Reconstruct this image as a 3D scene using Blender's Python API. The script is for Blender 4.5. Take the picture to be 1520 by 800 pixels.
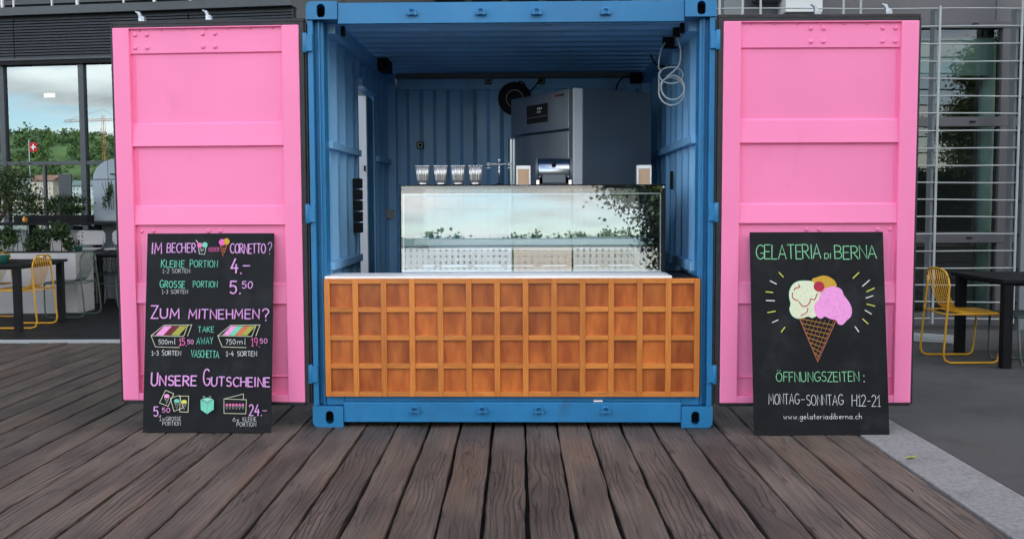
import bpy, bmesh, math, random
from mathutils import Vector, Matrix, geometry
random.seed(7)
R = math.radians; PI = math.pi
for o in list(bpy.data.objects): bpy.data.objects.remove(o)
SC = bpy.context.scene; COL = SC.collection

# ------------------------------------------------------------------ camera
cd = bpy.data.cameras.new('camera'); cam = bpy.data.objects.new('camera', cd); COL.objects.link(cam); SC.camera = cam
cd.sensor_width = 36; cd.lens = 36*1440/1520; cd.clip_start = 0.05; cd.clip_end = 5000
PITCH = math.atan(97/1440); YAW = math.atan(8/1440); ROLL = R(0.2)
cam.matrix_world = (Matrix.Translation((0.037, -5.87, 1.364)) @ Matrix.Rotation(YAW, 4, 'Z')
                    @ Matrix.Rotation(PI/2-PITCH, 4, 'X') @ Matrix.Rotation(-ROLL, 4, 'Z'))

# ------------------------------------------------------------------ sky
SUN_EL, SUN_AZ = 46, 8          # the sun stands behind the buildings
w = bpy.data.worlds.new('World'); SC.world = w; w.use_nodes = True
nt = w.node_tree; nt.nodes.clear()
def N(t, **k):
    n = nt.nodes.new(t)
    for a, b in k.items(): setattr(n, a, b)
    return n
out = N('ShaderNodeOutputWorld'); bg = N('ShaderNodeBackground'); bg.inputs[1].default_value = 0.12
sky = N('ShaderNodeTexSky', sky_type='NISHITA'); sky.sun_disc = False
sky.sun_elevation = R(SUN_EL); sky.sun_rotation = R(SUN_AZ); sky.air_density = 1.0; sky.dust_density = 0.3; sky.ozone_density = 1.0
tc = N('ShaderNodeTexCoord'); sep = N('ShaderNodeSeparateXYZ'); nt.links.new(tc.outputs['Generated'], sep.inputs[0])
ad = N('ShaderNodeMath', operation='ADD'); ad.inputs[1].default_value = 0.22; nt.links.new(sep.outputs[2], ad.inputs[0])
dv = N('ShaderNodeVectorMath', operation='DIVIDE'); cb = N('ShaderNodeCombineXYZ')
for i in range(3): nt.links.new(ad.outputs[0], cb.inputs[i])
nt.links.new(tc.outputs['Generated'], dv.inputs[0]); nt.links.new(cb.outputs[0], dv.inputs[1])
no = N('ShaderNodeTexNoise'); no.inputs['Scale'].default_value = 1.25; no.inputs['Detail'].default_value = 9; no.inputs['Roughness'].default_value = 0.55
nt.links.new(dv.outputs[0], no.inputs['Vector'])
rp = N('ShaderNodeValToRGB'); rp.color_ramp.elements[0].position = 0.46; rp.color_ramp.elements[1].position = 0.57
nt.links.new(no.outputs[0], rp.inputs[0])
n2 = N('ShaderNodeTexNoise'); n2.inputs['Scale'].default_value = 2.6; n2.inputs['Detail'].default_value = 5
nt.links.new(dv.outputs[0], n2.inputs['Vector'])
cr = N('ShaderNodeValToRGB'); cr.color_ramp.elements[0].position = 0.35; cr.color_ramp.elements[1].position = 0.65
cr.color_ramp.elements[0].color = (0.47, 0.44, 0.42, 1); cr.color_ramp.elements[1].color = (1, 0.92, 0.83, 1)
nt.links.new(n2.outputs[0], cr.inputs[0])
cm = N('ShaderNodeVectorMath', operation='SCALE'); cm.inputs['Scale'].default_value = 10.0; nt.links.new(cr.outputs[0], cm.inputs[0])
mx = N('ShaderNodeMix', data_type='RGBA'); nt.links.new(rp.outputs[0], mx.inputs[0]); nt.links.new(sky.outputs[0], mx.inputs[6]); nt.links.new(cm.outputs[0], mx.inputs[7])
nt.links.new(mx.outputs[2], bg.inputs[0]); nt.links.new(bg.outputs[0], out.inputs[0])
# ------------------------------------------------------------------ sun
sd = bpy.data.lights.new('sun', 'SUN'); sd.energy = 4.0; sd.angle = R(0.5); sd.color = (1, 0.95, 0.88)
so = bpy.data.objects.new('sun', sd); COL.objects.link(so)
sv = Vector((math.sin(R(SUN_AZ))*math.cos(R(SUN_EL)), math.cos(R(SUN_AZ))*math.cos(R(SUN_EL)), math.sin(R(SUN_EL))))
so.rotation_euler = sv.to_track_quat('Z', 'Y').to_euler(); so.location = (0, 30, 40)
# ------------------------------------------------------------------ exposure
vs = SC.view_settings; vs.view_transform = 'Standard'; vs.look = 'None'; vs.gamma = 1; vs.use_curve_mapping = False; vs.exposure = 2.0
SC.cycles.max_bounces = 8; SC.cycles.transparent_max_bounces = 12; SC.cycles.caustics_reflective = False; SC.cycles.caustics_refractive = False

# ================================================================== helpers
class MB:
    def __init__(s): s.v = []; s.f = []; s.smooth = set()
    def add(s, vs, fs, sm=False):
        b = len(s.v); s.v += [tuple(p) for p in vs]
        for f in fs:
            if sm: s.smooth.add(len(s.f))
            s.f.append([i+b for i in f])
        return s
    def box(s, x0, x1, y0, y1, z0, z1):
        return s.add([(x0,y0,z0),(x1,y0,z0),(x1,y1,z0),(x0,y1,z0),(x0,y0,z1),(x1,y0,z1),(x1,y1,z1),(x0,y1,z1)],
                     [(0,3,2,1),(4,5,6,7),(0,1,5,4),(1,2,6,5),(2,3,7,6),(3,0,4,7)])
    def cbox(s, c, d, rot=None):
        vs = [Vector((sx*d[0]/2, sy*d[1]/2, sz*d[2]/2)) for sz in (-1,1) for sy in (-1,1) for sx in (-1,1)]
        if rot is not None: vs = [rot @ p for p in vs]
        vs = [p+Vector(c) for p in vs]
        return s.add(vs, [(0,2,3,1),(4,5,7,6),(0,1,5,4),(1,3,7,5),(3,2,6,7),(2,0,4,6)])
    def tube(s, pts, r, n=8, closed=False, caps=True):
        pts = [Vector(p) for p in pts]; m = len(pts)
        rs = r if isinstance(r, (list, tuple)) else [r]*m
        vs = []; prev = None
        for i, p in enumerate(pts):
            if closed: t = pts[(i+1) % m]-pts[i-1]
            else: t = pts[min(i+1, m-1)]-pts[max(i-1, 0)]
            t.normalize()
            if prev is None:
                a = Vector((0,0,1)) if abs(t.z) < 0.9 else Vector((1,0,0))
                u = t.cross(a).normalized()
            else:
                u = (prev-t*prev.dot(t)).normalized()
            prev = u; v = t.cross(u)
            for k in range(n):
                a = 2*PI*k/n; vs.append(p+(u*math.cos(a)+v*math.sin(a))*rs[i])
        fs = []
        for i in range(m if closed else m-1):
            j = (i+1) % m
            for k in range(n):
                fs.append((i*n+k, i*n+(k+1) % n, j*n+(k+1) % n, j*n+k))
        s.add(vs, fs, True)
        if caps and not closed:
            b = len(s.v)-len(vs)
            s.f.append([b+k for k in range(n)][::-1]); s.f.append([b+(m-1)*n+k for k in range(n)])
        return s
    def lathe(s, prof, c=(0,0,0), n=24, axis='Z', flute=0, nf=0):
        vs = []
        for (r, z) in prof:
            for k in range(n):
                a = 2*PI*k/n; rr = r*(1+flute*math.cos(nf*a)) if flute else r
                if axis == 'Z': p = (rr*math.cos(a), rr*math.sin(a), z)
                elif axis == 'X': p = (z, rr*math.cos(a), rr*math.sin(a))
                else: p = (rr*math.cos(a), -z, rr*math.sin(a))
                vs.append((p[0]+c[0], p[1]+c[1], p[2]+c[2]))
        m = len(prof); fs = [(i*n+k, i*n+(k+1) % n, (i+1)*n+(k+1) % n, (i+1)*n+k) for i in range(m-1) for k in range(n)]
        s.add(vs, fs, True); b = len(s.v)-len(vs)
        if prof[0][0] > 1e-4: s.f.append([b+k for k in range(n)][::-1])
        if prof[-1][0] > 1e-4: s.f.append([b+(m-1)*n+k for k in range(n)])
        return s
    def prism(s, prof, lo, hi, axis='X'):
        # closed outline prof extruded along an axis; prof holds the two other coordinates in xyz order
        n = len(prof); vs = []
        for q in (lo, hi):
            for a, b in prof: vs.append({'X': (q,a,b), 'Y': (a,q,b), 'Z': (a,b,q)}[axis])
        tri = geometry.tessellate_polygon([[Vector((a,b,0)) for a,b in prof]])
        fs = [(i, (i+1) % n, n+(i+1) % n, n+i) for i in range(n)]
        fs += [tuple(t) for t in tri] + [tuple(q+n for q in t[::-1]) for t in tri]
        return s.add(vs, fs)
    def poly(s, pts):
        tri = geometry.tessellate_polygon([[Vector(p) for p in pts]])
        return s.add(pts, [tuple(t) for t in tri])
    def build(s, name, m, parent=None, loc=None, rot=None, bevel=0, seg=2, recalc=True):
        me = bpy.data.meshes.new(name); me.from_pydata(s.v, [], s.f); me.update()
        if s.smooth:
            for i in s.smooth: me.polygons[i].use_smooth = True
        if recalc:
            bm = bmesh.new(); bm.from_mesh(me); bmesh.ops.recalc_face_normals(bm, faces=bm.faces); bm.to_mesh(me); bm.free()
        me.materials.append(m)
        return link(name, me, parent, loc, rot, bevel, seg)
def link(name, me, parent=None, loc=None, rot=None, bevel=0, seg=2):
    o = bpy.data.objects.new(name, me); COL.objects.link(o)
    if parent is not None: o.parent = parent
    if loc is not None: o.location = loc
    if rot is not None: o.rotation_euler = rot
    if bevel:
        b = o.modifiers.new('bevel', 'BEVEL'); b.width = bevel; b.segments = seg; b.limit_method = 'ANGLE'; b.angle_limit = R(35)
    return o
def box(name, m, parent, x0, x1, y0, y1, z0, z1, bevel=0, seg=2):
    return MB().box(x0,x1,y0,y1,z0,z1).build(name, m, parent, bevel=bevel, seg=seg, recalc=False)
def tag(o, label=None, cat=None, group=None, kind=None):
    if label: o['label'] = label
    if cat: o['category'] = cat
    if group: o['group'] = group
    if kind: o['kind'] = kind
    return o
def thing(name, label, cat, loc=(0,0,0), rz=0, group=None):
    o = bpy.data.objects.new(name, None); COL.objects.link(o); o.empty_display_size = 0.1
    o.location = loc; o.rotation_euler = (0,0,rz); return tag(o, label, cat, group)
def copy_tree(o, parent=None):
    c = o.copy(); COL.objects.link(c)
    if parent is not None: c.parent = parent
    for ch in [q for q in bpy.data.objects if q.parent == o]: copy_tree(ch, c)
    return c
TH = R(-1.0)                                   # the container stands one degree off the deck boards
def c2w(x, y, z=0): return (x*math.cos(TH)-y*math.sin(TH), x*math.sin(TH)+y*math.cos(TH), z)
def cthing(name, label, cat, x, y, z, group=None, rz=0): return thing(name, label, cat, c2w(x,y,z), TH+rz, group)

# ================================================================== materials
def mat(name, col, rough=0.5, metal=0.0, var=0.0, vscale=3.0, bump=0.0, bscale=60.0, col2=None, spec=0.5, coat=0.0, rnd=0.0, stretch=None, rvar=0.0, detail=4, lo=0.35, hi=0.65):
    m = bpy.data.materials.new(name); m.use_nodes = True; t = m.node_tree; b = t.nodes['Principled BSDF']
    b.inputs['Roughness'].default_value = rough; b.inputs['Metallic'].default_value = metal
    b.inputs['Specular IOR Level'].default_value = spec; b.inputs['Coat Weight'].default_value = coat
    b.inputs['Base Color'].default_value = (*col, 1)
    L = t.links.new; nn = t.nodes.new
    if var or bump or col2 or rnd or rvar:
        c = nn('ShaderNodeTexCoord'); mp = nn('ShaderNodeMapping'); L(c.outputs['Object'], mp.inputs[0])
        if stretch: mp.inputs['Scale'].default_value = stretch
        oi = nn('ShaderNodeObjectInfo')
        vm = nn('ShaderNodeVectorMath'); vm.operation = 'MULTIPLY_ADD'; vm.inputs[1].default_value = (1,1,1)
        L(mp.outputs[0], vm.inputs[0]); sc = nn('ShaderNodeMath'); sc.operation = 'MULTIPLY'; sc.inputs[1].default_value = 37.0
        L(oi.outputs['Random'], sc.inputs[0]); L(sc.outputs[0], vm.inputs[2]); V = vm.outputs[0]
    if var or col2:
        n = nn('ShaderNodeTexNoise'); n.inputs['Scale'].default_value = vscale; n.inputs['Detail'].default_value = detail; L(V, n.inputs['Vector'])
        r = nn('ShaderNodeValToRGB'); L(n.outputs[0], r.inputs[0]); r.color_ramp.elements[0].position = lo; r.color_ramp.elements[1].position = hi
        a = tuple(q*(1-var) for q in col); d = col2 if col2 else tuple(min(1, q*(1+var)) for q in col)
        r.color_ramp.elements[0].color = (*a, 1); r.color_ramp.elements[1].color = (*d, 1); src = r.outputs[0]
        if rnd:
            h = nn('ShaderNodeHueSaturation'); mr = nn('ShaderNodeMapRange'); L(oi.outputs['Random'], mr.inputs[0]); mr.inputs[3].default_value = 1-rnd; mr.inputs[4].default_value = 1+rnd
            L(src, h.inputs['Color']); L(mr.outputs[0], h.inputs['Value']); src = h.outputs[0]
        L(src, b.inputs['Base Color'])
    if rvar:
        n = nn('ShaderNodeTexNoise'); n.inputs['Scale'].default_value = vscale*2.3; n.inputs['Detail'].default_value = 5; L(V, n.inputs['Vector'])
        mr = nn('ShaderNodeMapRange'); L(n.outputs[0], mr.inputs[0]); mr.inputs[1].default_value = 0.3; mr.inputs[2].default_value = 0.7
        mr.inputs[3].default_value = max(0.02, rough-rvar); mr.inputs[4].default_value = min(1, rough+rvar); L(mr.outputs[0], b.inputs['Roughness'])
    if bump:
        n = nn('ShaderNodeTexNoise'); n.inputs['Scale'].default_value = bscale; n.inputs['Detail'].default_value = 5; L(V, n.inputs['Vector'])
        bp = nn('ShaderNodeBump'); bp.inputs['Strength'].default_value = bump; bp.inputs['Distance'].default_value = 0.01
        L(n.outputs[0], bp.inputs['Height']); L(bp.outputs[0], b.inputs['Normal'])
    return m
def glass(name, refl, tint=(0.8,0.9,0.9), rough=0.0, rcol=(1,1,1)):
    m = bpy.data.materials.new(name); m.use_nodes = True; t = m.node_tree; t.nodes.clear(); L = t.links.new; nn = t.nodes.new
    o = nn('ShaderNodeOutputMaterial'); g = nn('ShaderNodeBsdfGlossy'); g.inputs['Roughness'].default_value = rough; g.inputs['Color'].default_value = (*rcol, 1)
    tr = nn('ShaderNodeBsdfTransparent'); tr.inputs[0].default_value = (*tint, 1)
    lw = nn('ShaderNodeLayerWeight'); lw.inputs[0].default_value = 0.3
    mr = nn('ShaderNodeMapRange'); L(lw.outputs['Fresnel'], mr.inputs[0]); mr.inputs[3].default_value = refl; mr.inputs[4].default_value = 1.0
    mx = nn('ShaderNodeMixShader'); L(mr.outputs[0], mx.inputs[0]); L(tr.outputs[0], mx.inputs[1]); L(g.outputs[0], mx.inputs[2]); L(mx.outputs[0], o.inputs[0])
    return m
M = {}
M['blue'] = mat('blue_paint', (0.018,0.175,0.38), 0.38, var=0.10, vscale=2.5, bump=0.10, bscale=25, rvar=0.08, spec=0.4)
M['blue_in'] = mat('pale_blue_paint', (0.24,0.52,0.84), 0.42, var=0.08, vscale=1.5, bump=0.08, bscale=9, rvar=0.08)
M['pink'] = mat('pink_paint', (0.94,0.245,0.47), 0.42, var=0.035, vscale=1.3, bump=0.10, bscale=5, rvar=0.06, spec=0.35)
M['rubber'] = mat('black_rubber', (0.012,0.012,0.014), 0.55, var=0.3, vscale=14, bump=0.3, bscale=40)
M['black'] = mat('black_metal', (0.009,0.010,0.012), 0.5, var=0.2, vscale=6, spec=0.12)
M['dark'] = mat('dark_cavity', (0.006,0.006,0.008), 0.8)
M['zinc'] = mat('zinc_steel', (0.42,0.45,0.48), 0.42, metal=0.8, var=0.25, vscale=30)
M['steel'] = mat('brushed_steel', (0.44,0.50,0.56), 0.36, metal=0.9, var=0.08, vscale=5, bump=0.05, bscale=80, stretch=(1,1,0.05))
M['steel_dark'] = mat('dark_steel_sheet', (0.115,0.14,0.165), 0.42, metal=0.2, var=0.10, vscale=2)
M['chrome'] = mat('chrome', (0.78,0.79,0.80), 0.10, metal=1)
M['ribbed'] = mat('ribbed_steel', (0.55,0.55,0.54), 0.28, metal=0.8)
M['white'] = mat('white_top', (0.90,0.90,0.88), 0.35, var=0.04)
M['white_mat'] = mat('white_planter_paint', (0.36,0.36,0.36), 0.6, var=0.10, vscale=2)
M['yellow'] = mat('yellow_paint', (0.62,0.31,0.012), 0.35)
M['green_dk'] = mat('dark_green_paint', (0.05,0.075,0.065), 0.4)
M['grey_dk'] = mat('charcoal_metal', (0.045,0.055,0.062), 0.45, var=0.15, vscale=2)
M['slat'] = mat('dark_slat', (0.030,0.036,0.040), 0.4, var=0.2, vscale=1.5)
M['grey'] = mat('grey_facade', (0.095,0.095,0.105), 0.45, var=0.12, vscale=1.2, bump=0.05, bscale=10)
M['rod'] = mat('pale_rod', (0.33,0.36,0.355), 0.4, var=0.1)
M['rod_grey'] = mat('grey_bar', (0.16,0.18,0.19), 0.45)
M['floor_dk'] = mat('dark_terrace_boards', (0.012,0.012,0.013), 0.6, spec=0.2, var=0.3, vscale=4, rnd=0.2, stretch=(1,0.2,1), bump=0.3)
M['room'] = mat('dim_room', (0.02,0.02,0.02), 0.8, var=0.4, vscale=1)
M['glass_left'] = glass('window_glass', 0.21, (0.5,0.55,0.55), rcol=(0.72,0.90,1.0))
M['glass_right'] = glass('dark_window_glass', 0.03, (0.6,0.72,0.68))
M['case_glass'] = glass('case_glass', 0.165, (0.80,0.87,0.90), rcol=(0.80,0.91,1.0))
M['case_band'] = glass('case_band_glass', 0.07, (0.75,0.82,0.85))
M['blind'] = mat('green_grey_blind', (0.30,0.38,0.34), 0.8, var=0.1)
M['column'] = mat('pale_column', (0.62,0.72,0.68), 0.6, var=0.1)
M['board'] = mat('blackboard', (0.009,0.010,0.012), 0.5, var=0.0, col2=(0.014,0.016,0.018), vscale=7, bump=0.05, bscale=200, spec=0.12, detail=6, lo=0.38, hi=0.8)
M['leaf'] = mat('olive_leaf', (0.022,0.042,0.013), 0.6, col2=(0.055,0.08,0.03), spec=0.25, vscale=9)
M['leaf2'] = mat('dark_leaf', (0.012,0.027,0.010), 0.55, col2=(0.038,0.068,0.02), spec=0.25, vscale=10)
M['tree_leaf'] = mat('plane_tree_leaf', (0.03,0.07,0.015), 0.5, col2=(0.10,0.15,0.03), vscale=1.2)
M['bark'] = mat('bark', (0.10,0.075,0.05), 0.8, var=0.4, vscale=14, bump=0.6, bscale=30)
M['pot'] = mat('teal_pot', (0.02,0.12,0.10), 0.35)
M['kerb'] = mat('kerb_granite', (0.17,0.17,0.17), 0.8, col2=(0.245,0.245,0.245), vscale=40, bump=0.35, bscale=120, rnd=0.08)
M['soil'] = mat('dark_soil', (0.02,0.017,0.014), 0.9, var=0.3, vscale=30)
M['wood_lt'] = mat('pale_box_wood', (0.50,0.33,0.20), 0.5, var=0.15, vscale=6, stretch=(1,1,0.2))
M['hose'] = mat('white_hose', (0.70,0.72,0.70), 0.35)
M['plastic_gr'] = mat('grey_plastic', (0.35,0.37,0.38), 0.4)
M['blue_box'] = mat('bright_blue_plastic', (0.03,0.10,0.50), 0.35)
M['lamp'] = bpy.data.materials.new('lamp_panel'); M['lamp'].use_nodes = True
_b = M['lamp'].node_tree.nodes['Principled BSDF']; _b.inputs['Emission Color'].default_value = (1,0.95,0.85,1); _b.inputs['Emission Strength'].default_value = 0.8

def asphalt():
    m = mat('asphalt', (0.048,0.047,0.046), 0.85, var=0.0, col2=(0.082,0.080,0.078), vscale=0.9, bump=0.9, bscale=160, detail=12, lo=0.3, hi=0.75)
    t = m.node_tree; L = t.links.new; nn = t.nodes.new; b = t.nodes['Principled BSDF']
    src = b.inputs['Base Color'].links[0].from_socket
    c = nn('ShaderNodeTexCoord'); v = nn('ShaderNodeTexVoronoi'); v.inputs['Scale'].default_value = 90; L(c.outputs['Object'], v.inputs['Vector'])
    r = nn('ShaderNodeValToRGB'); r.color_ramp.elements[0].position = 0.0; r.color_ramp.elements[1].position = 0.16
    r.color_ramp.elements[0].color = (1,1,1,1); r.color_ramp.elements[1].color = (0,0,0,1); L(v.outputs['Distance'], r.inputs[0])
    wn = nn('ShaderNodeMath'); wn.operation = 'GREATER_THAN'; wn.inputs[1].default_value = 0.72
    sp = nn('ShaderNodeSeparateColor'); L(v.outputs['Color'], sp.inputs[0]); L(sp.outputs[0], wn.inputs[0])
    mu = nn('ShaderNodeMath'); mu.operation = 'MULTIPLY'; L(r.outputs[0], mu.inputs[0]); L(wn.outputs[0], mu.inputs[1])
    mx = nn('ShaderNodeMix'); mx.data_type = 'RGBA'; L(mu.outputs[0], mx.inputs[0]); L(src, mx.inputs[6]); mx.inputs[7].default_value = (0.22,0.22,0.22,1)
    L(mx.outputs[2], b.inputs['Base Color']); return m
M['asphalt'] = asphalt()

def grain_wood(name, c_lo, c_hi, c_line, rough, ringk, ringm, linemix, bumps, rnd, sx=1, stain=None, scale=1.0, worn=0.0, fib=260, sharp=3.0, fvar=(0.80,1.16)):
    """board material: grain runs along the object's Y (or Z when sx == 0), contour-like year rings, fine fibres, knots"""
    m = bpy.data.materials.new(name); m.use_nodes = True; t = m.node_tree; b = t.nodes['Principled BSDF']; L = t.links.new; nn = t.nodes.new
    def mth(op, a, c=None):
        n = nn('ShaderNodeMath'); n.operation = op
        for i, q in enumerate((a, c)):
            if q is None: continue
            if isinstance(q, (int, float)): n.inputs[i].default_value = q
            else: L(q, n.inputs[i])
        return n.outputs[0]
    c = nn('ShaderNodeTexCoord'); oi = nn('ShaderNodeObjectInfo'); rr = mth('MULTIPLY', oi.outputs['Random'], 61.0)
    va = nn('ShaderNodeVectorMath'); va.operation = 'ADD'; L(c.outputs['Object'], va.inputs[0]); L(rr, va.inputs[1])
    def noise(s3, sc, det, dist=0.0):
        mp = nn('ShaderNodeMapping'); mp.inputs['Scale'].default_value = s3; L(va.outputs[0], mp.inputs[0])
        n = nn('ShaderNodeTexNoise'); n.inputs['Scale'].default_value = sc; n.inputs['Detail'].default_value = det; n.inputs['Distortion'].default_value = dist
        L(mp.outputs[0], n.inputs['Vector']); return n.outputs[0]
    A = (1, 0.16, 1) if sx else (1, 1, 0.16); B = (1, 0.02, 1) if sx else (1, 1, 0.02); C_ = (1, 0.3, 1) if sx else (1, 1, 0.3)
    big = noise(A, 7*scale, 3, 0.35); fine = noise(B, fib*scale, 4); mid = noise(C_, 5*scale, 5)
    sp = nn('ShaderNodeSeparateXYZ'); L(c.outputs['Object'], sp.inputs[0])
    ph = mth('ADD', mth('MULTIPLY', sp.outputs[0], ringk), mth('MULTIPLY', big, ringm))
    sn = mth('SINE', ph); ln = mth('POWER', mth('MULTIPLY', mth('ADD', sn, 1.0), 0.5), sharp)
    # rings come out strongly only on some stretches of a board
    gate = nn('ShaderNodeMapRange'); L(noise(A, 3*scale, 2), gate.inputs[0]); gate.inputs[1].default_value = 0.46; gate.inputs[2].default_value = 0.64
    gate.inputs[3].default_value = 0.25
    lng = mth('MULTIPLY', ln, gate.outputs[0])
    r = nn('ShaderNodeValToRGB'); L(mid, r.inputs[0]); r.color_ramp.elements[0].position = 0.36; r.color_ramp.elements[1].position = 0.66
    r.color_ramp.elements[0].color = (*c_lo, 1); r.color_ramp.elements[1].color = (*c_hi, 1)
    m1 = nn('ShaderNodeMix'); m1.data_type = 'RGBA'; L(mth('MULTIPLY', lng, linemix), m1.inputs[0]); L(r.outputs[0], m1.inputs[6]); m1.inputs[7].default_value = (*c_line, 1)
    src = m1.outputs[2]
    if stain:
        g = nn('ShaderNodeMapRange'); L(noise(A, 4.5*scale, 4, 0.6), g.inputs[0]); g.inputs[1].default_value = 0.50; g.inputs[2].default_value = 0.68; g.inputs[4].default_value = 0.7
        m2 = nn('ShaderNodeMix'); m2.data_type = 'RGBA'; L(g.outputs[0], m2.inputs[0]); L(src, m2.inputs[6]); m2.inputs[7].default_value = (*stain, 1); src = m2.outputs[2]
    if worn:
        # dark knots and short cracks
        mp = nn('ShaderNodeMapping'); mp.inputs['Scale'].default_value = (1, 0.45, 1); L(va.outputs[0], mp.inputs[0])
        v = nn('ShaderNodeTexVoronoi'); v.inputs['Scale'].default_value = 3.3; L(mp.outputs[0], v.inputs['Vector'])
        k = nn('ShaderNodeMapRange'); L(v.outputs['Distance'], k.inputs[0]); k.inputs[1].default_value = 0.03; k.inputs[2].default_value = 0.085; k.inputs[3].default_value = 0.8; k.inputs[4].default_value = 0
        m3 = nn('ShaderNodeMix'); m3.data_type = 'RGBA'; L(k.outputs[0], m3.inputs[0]); L(src, m3.inputs[6]); m3.inputs[7].default_value = (0.018,0.012,0.010,1); src = m3.outputs[2]
        cr = noise((1, 0.05, 1), 22, 2); ck = nn('ShaderNodeMapRange'); L(mth('ABSOLUTE', mth('SUBTRACT', cr, 0.5)), ck.inputs[0]); ck.inputs[1].default_value = 0.0; ck.inputs[2].default_value = 0.010; ck.inputs[3].default_value = 1; ck.inputs[4].default_value = 0
        cg = nn('ShaderNodeMapRange'); L(noise((1, 0.3, 1), 4, 2), cg.inputs[0]); cg.inputs[1].default_value = 0.52; cg.inputs[2].default_value = 0.60
        crk = mth('MULTIPLY', ck.outputs[0], cg.outputs[0])
        m4 = nn('ShaderNodeMix'); m4.data_type = 'RGBA'; L(mth('MULTIPLY', crk, 0.8), m4.inputs[0]); L(src, m4.inputs[6]); m4.inputs[7].default_value = (0.02,0.014,0.012,1); src = m4.outputs[2]
    fv = nn('ShaderNodeMapRange'); L(fine, fv.inputs[0]); fv.inputs[1].default_value = 0.3; fv.inputs[2].default_value = 0.7; fv.inputs[3].default_value = fvar[0]; fv.inputs[4].default_value = fvar[1]
    rv = nn('ShaderNodeMapRange'); L(oi.outputs['Random'], rv.inputs[0]); rv.inputs[3].default_value = 1-rnd; rv.inputs[4].default_value = 1+rnd
    h = nn('ShaderNodeHueSaturation'); L(src, h.inputs['Color']); L(mth('MULTIPLY', fv.outputs[0], rv.outputs[0]), h.inputs['Value'])
    L(h.outputs[0], b.inputs['Base Color'])
    b.inputs['Roughness'].default_value = rough
    hh = mth('ADD', mth('MULTIPLY', lng, -0.7), mth('MULTIPLY', fine, 0.6))
    if worn: hh = mth('SUBTRACT', hh, mth('MULTIPLY', crk, 2.0))
    bp = nn('ShaderNodeBump'); bp.inputs['Strength'].default_value = bumps; bp.inputs['Distance'].default_value = 0.004; L(hh, bp.inputs['Height']); L(bp.outputs[0], b.inputs['Normal'])
    return m
M['plank'] = grain_wood('weathered_plank', (0.058,0.048,0.041), (0.124,0.100,0.081), (0.024,0.018,0.016), 0.62, 235, 38, 0.9, 1.0, 0.20, stain=(0.120,0.080,0.056), worn=1, fib=95, sharp=5.0, fvar=(0.72,1.24))
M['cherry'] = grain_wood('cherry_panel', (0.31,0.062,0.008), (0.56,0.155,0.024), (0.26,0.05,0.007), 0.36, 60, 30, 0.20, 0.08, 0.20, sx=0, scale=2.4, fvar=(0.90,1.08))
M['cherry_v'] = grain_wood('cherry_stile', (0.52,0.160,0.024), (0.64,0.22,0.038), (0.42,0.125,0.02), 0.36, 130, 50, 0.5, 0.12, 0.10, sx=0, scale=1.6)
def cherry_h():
    m = grain_wood('cherry_rail', (0.53,0.165,0.025), (0.66,0.235,0.042), (0.40,0.115,0.02), 0.36, 4, 42, 0.55, 0.12, 0.12, sx=0, scale=1.4)
    for n in m.node_tree.nodes:
        if n.type == 'MAPPING':
            s = n.inputs['Scale'].default_value; n.inputs['Scale'].default_value = (s[2], s[1], 1.0)
    return m
M['cherry_h'] = cherry_h()
def grime(m, col, scale, lo, hi, amt, stretch=(1,1,1), det=8):
    t = m.node_tree; L = t.links.new; nn = t.nodes.new; b = t.nodes['Principled BSDF']; src = b.inputs['Base Color'].links[0].from_socket
    c = nn('ShaderNodeTexCoord'); mp = nn('ShaderNodeMapping'); mp.inputs['Scale'].default_value = stretch; L(c.outputs['Object'], mp.inputs[0])
    n = nn('ShaderNodeTexNoise'); n.inputs['Scale'].default_value = scale; n.inputs['Detail'].default_value = det; n.inputs['Roughness'].default_value = .65; L(mp.outputs[0], n.inputs['Vector'])
    k = nn('ShaderNodeMapRange'); L(n.outputs[0], k.inputs[0]); k.inputs[1].default_value = lo; k.inputs[2].default_value = hi; k.inputs[4].default_value = amt
    x = nn('ShaderNodeMix'); x.data_type = 'RGBA'; L(k.outputs[0], x.inputs[0]); L(src, x.inputs[6]); x.inputs[7].default_value = (*col, 1); L(x.outputs[2], b.inputs['Base Color'])
grime(M['pink'], (0.42,0.13,0.22), 4.5, 0.60, 0.78, 0.18, (1,1,.35)); grime(M['pink'], (0.15,0.08,0.09), 42, 0.72, 0.76, 0.7)
grime(M['blue'], (0.03,0.045,0.06), 5, 0.56, 0.75, 0.45, (1,1,.4)); grime(M['blue'], (0.05,0.03,0.02), 38, 0.70, 0.74, 0.8)
grime(M['blue_in'], (0.08,0.12,0.17), 3, 0.56, 0.78, 0.4, (1,1,.3))
grime(M['board'], (0.045,0.048,0.052), 3.2, 0.52, 0.75, 0.45, det=3); grime(M['asphalt'], (0.022,0.021,0.02), 1.7, 0.52, 0.70, 0.6); grime(M['kerb'], (0.10,0.095,0.085), 3.5, 0.52, 0.72, 0.55)
grime(M['plank'], (0.19,0.17,0.155), 2.2, 0.54, 0.76, 0.28, (1,.5,1)); grime(M['white'], (0.5,0.49,0.46), 9, 0.55, 0.75, 0.3)
def chalk(name, col):
    m = mat(name, tuple(q*0.84 for q in col), 0.85, var=0, col2=col, vscale=90, detail=3, lo=0.36, hi=0.50); return m
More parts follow.
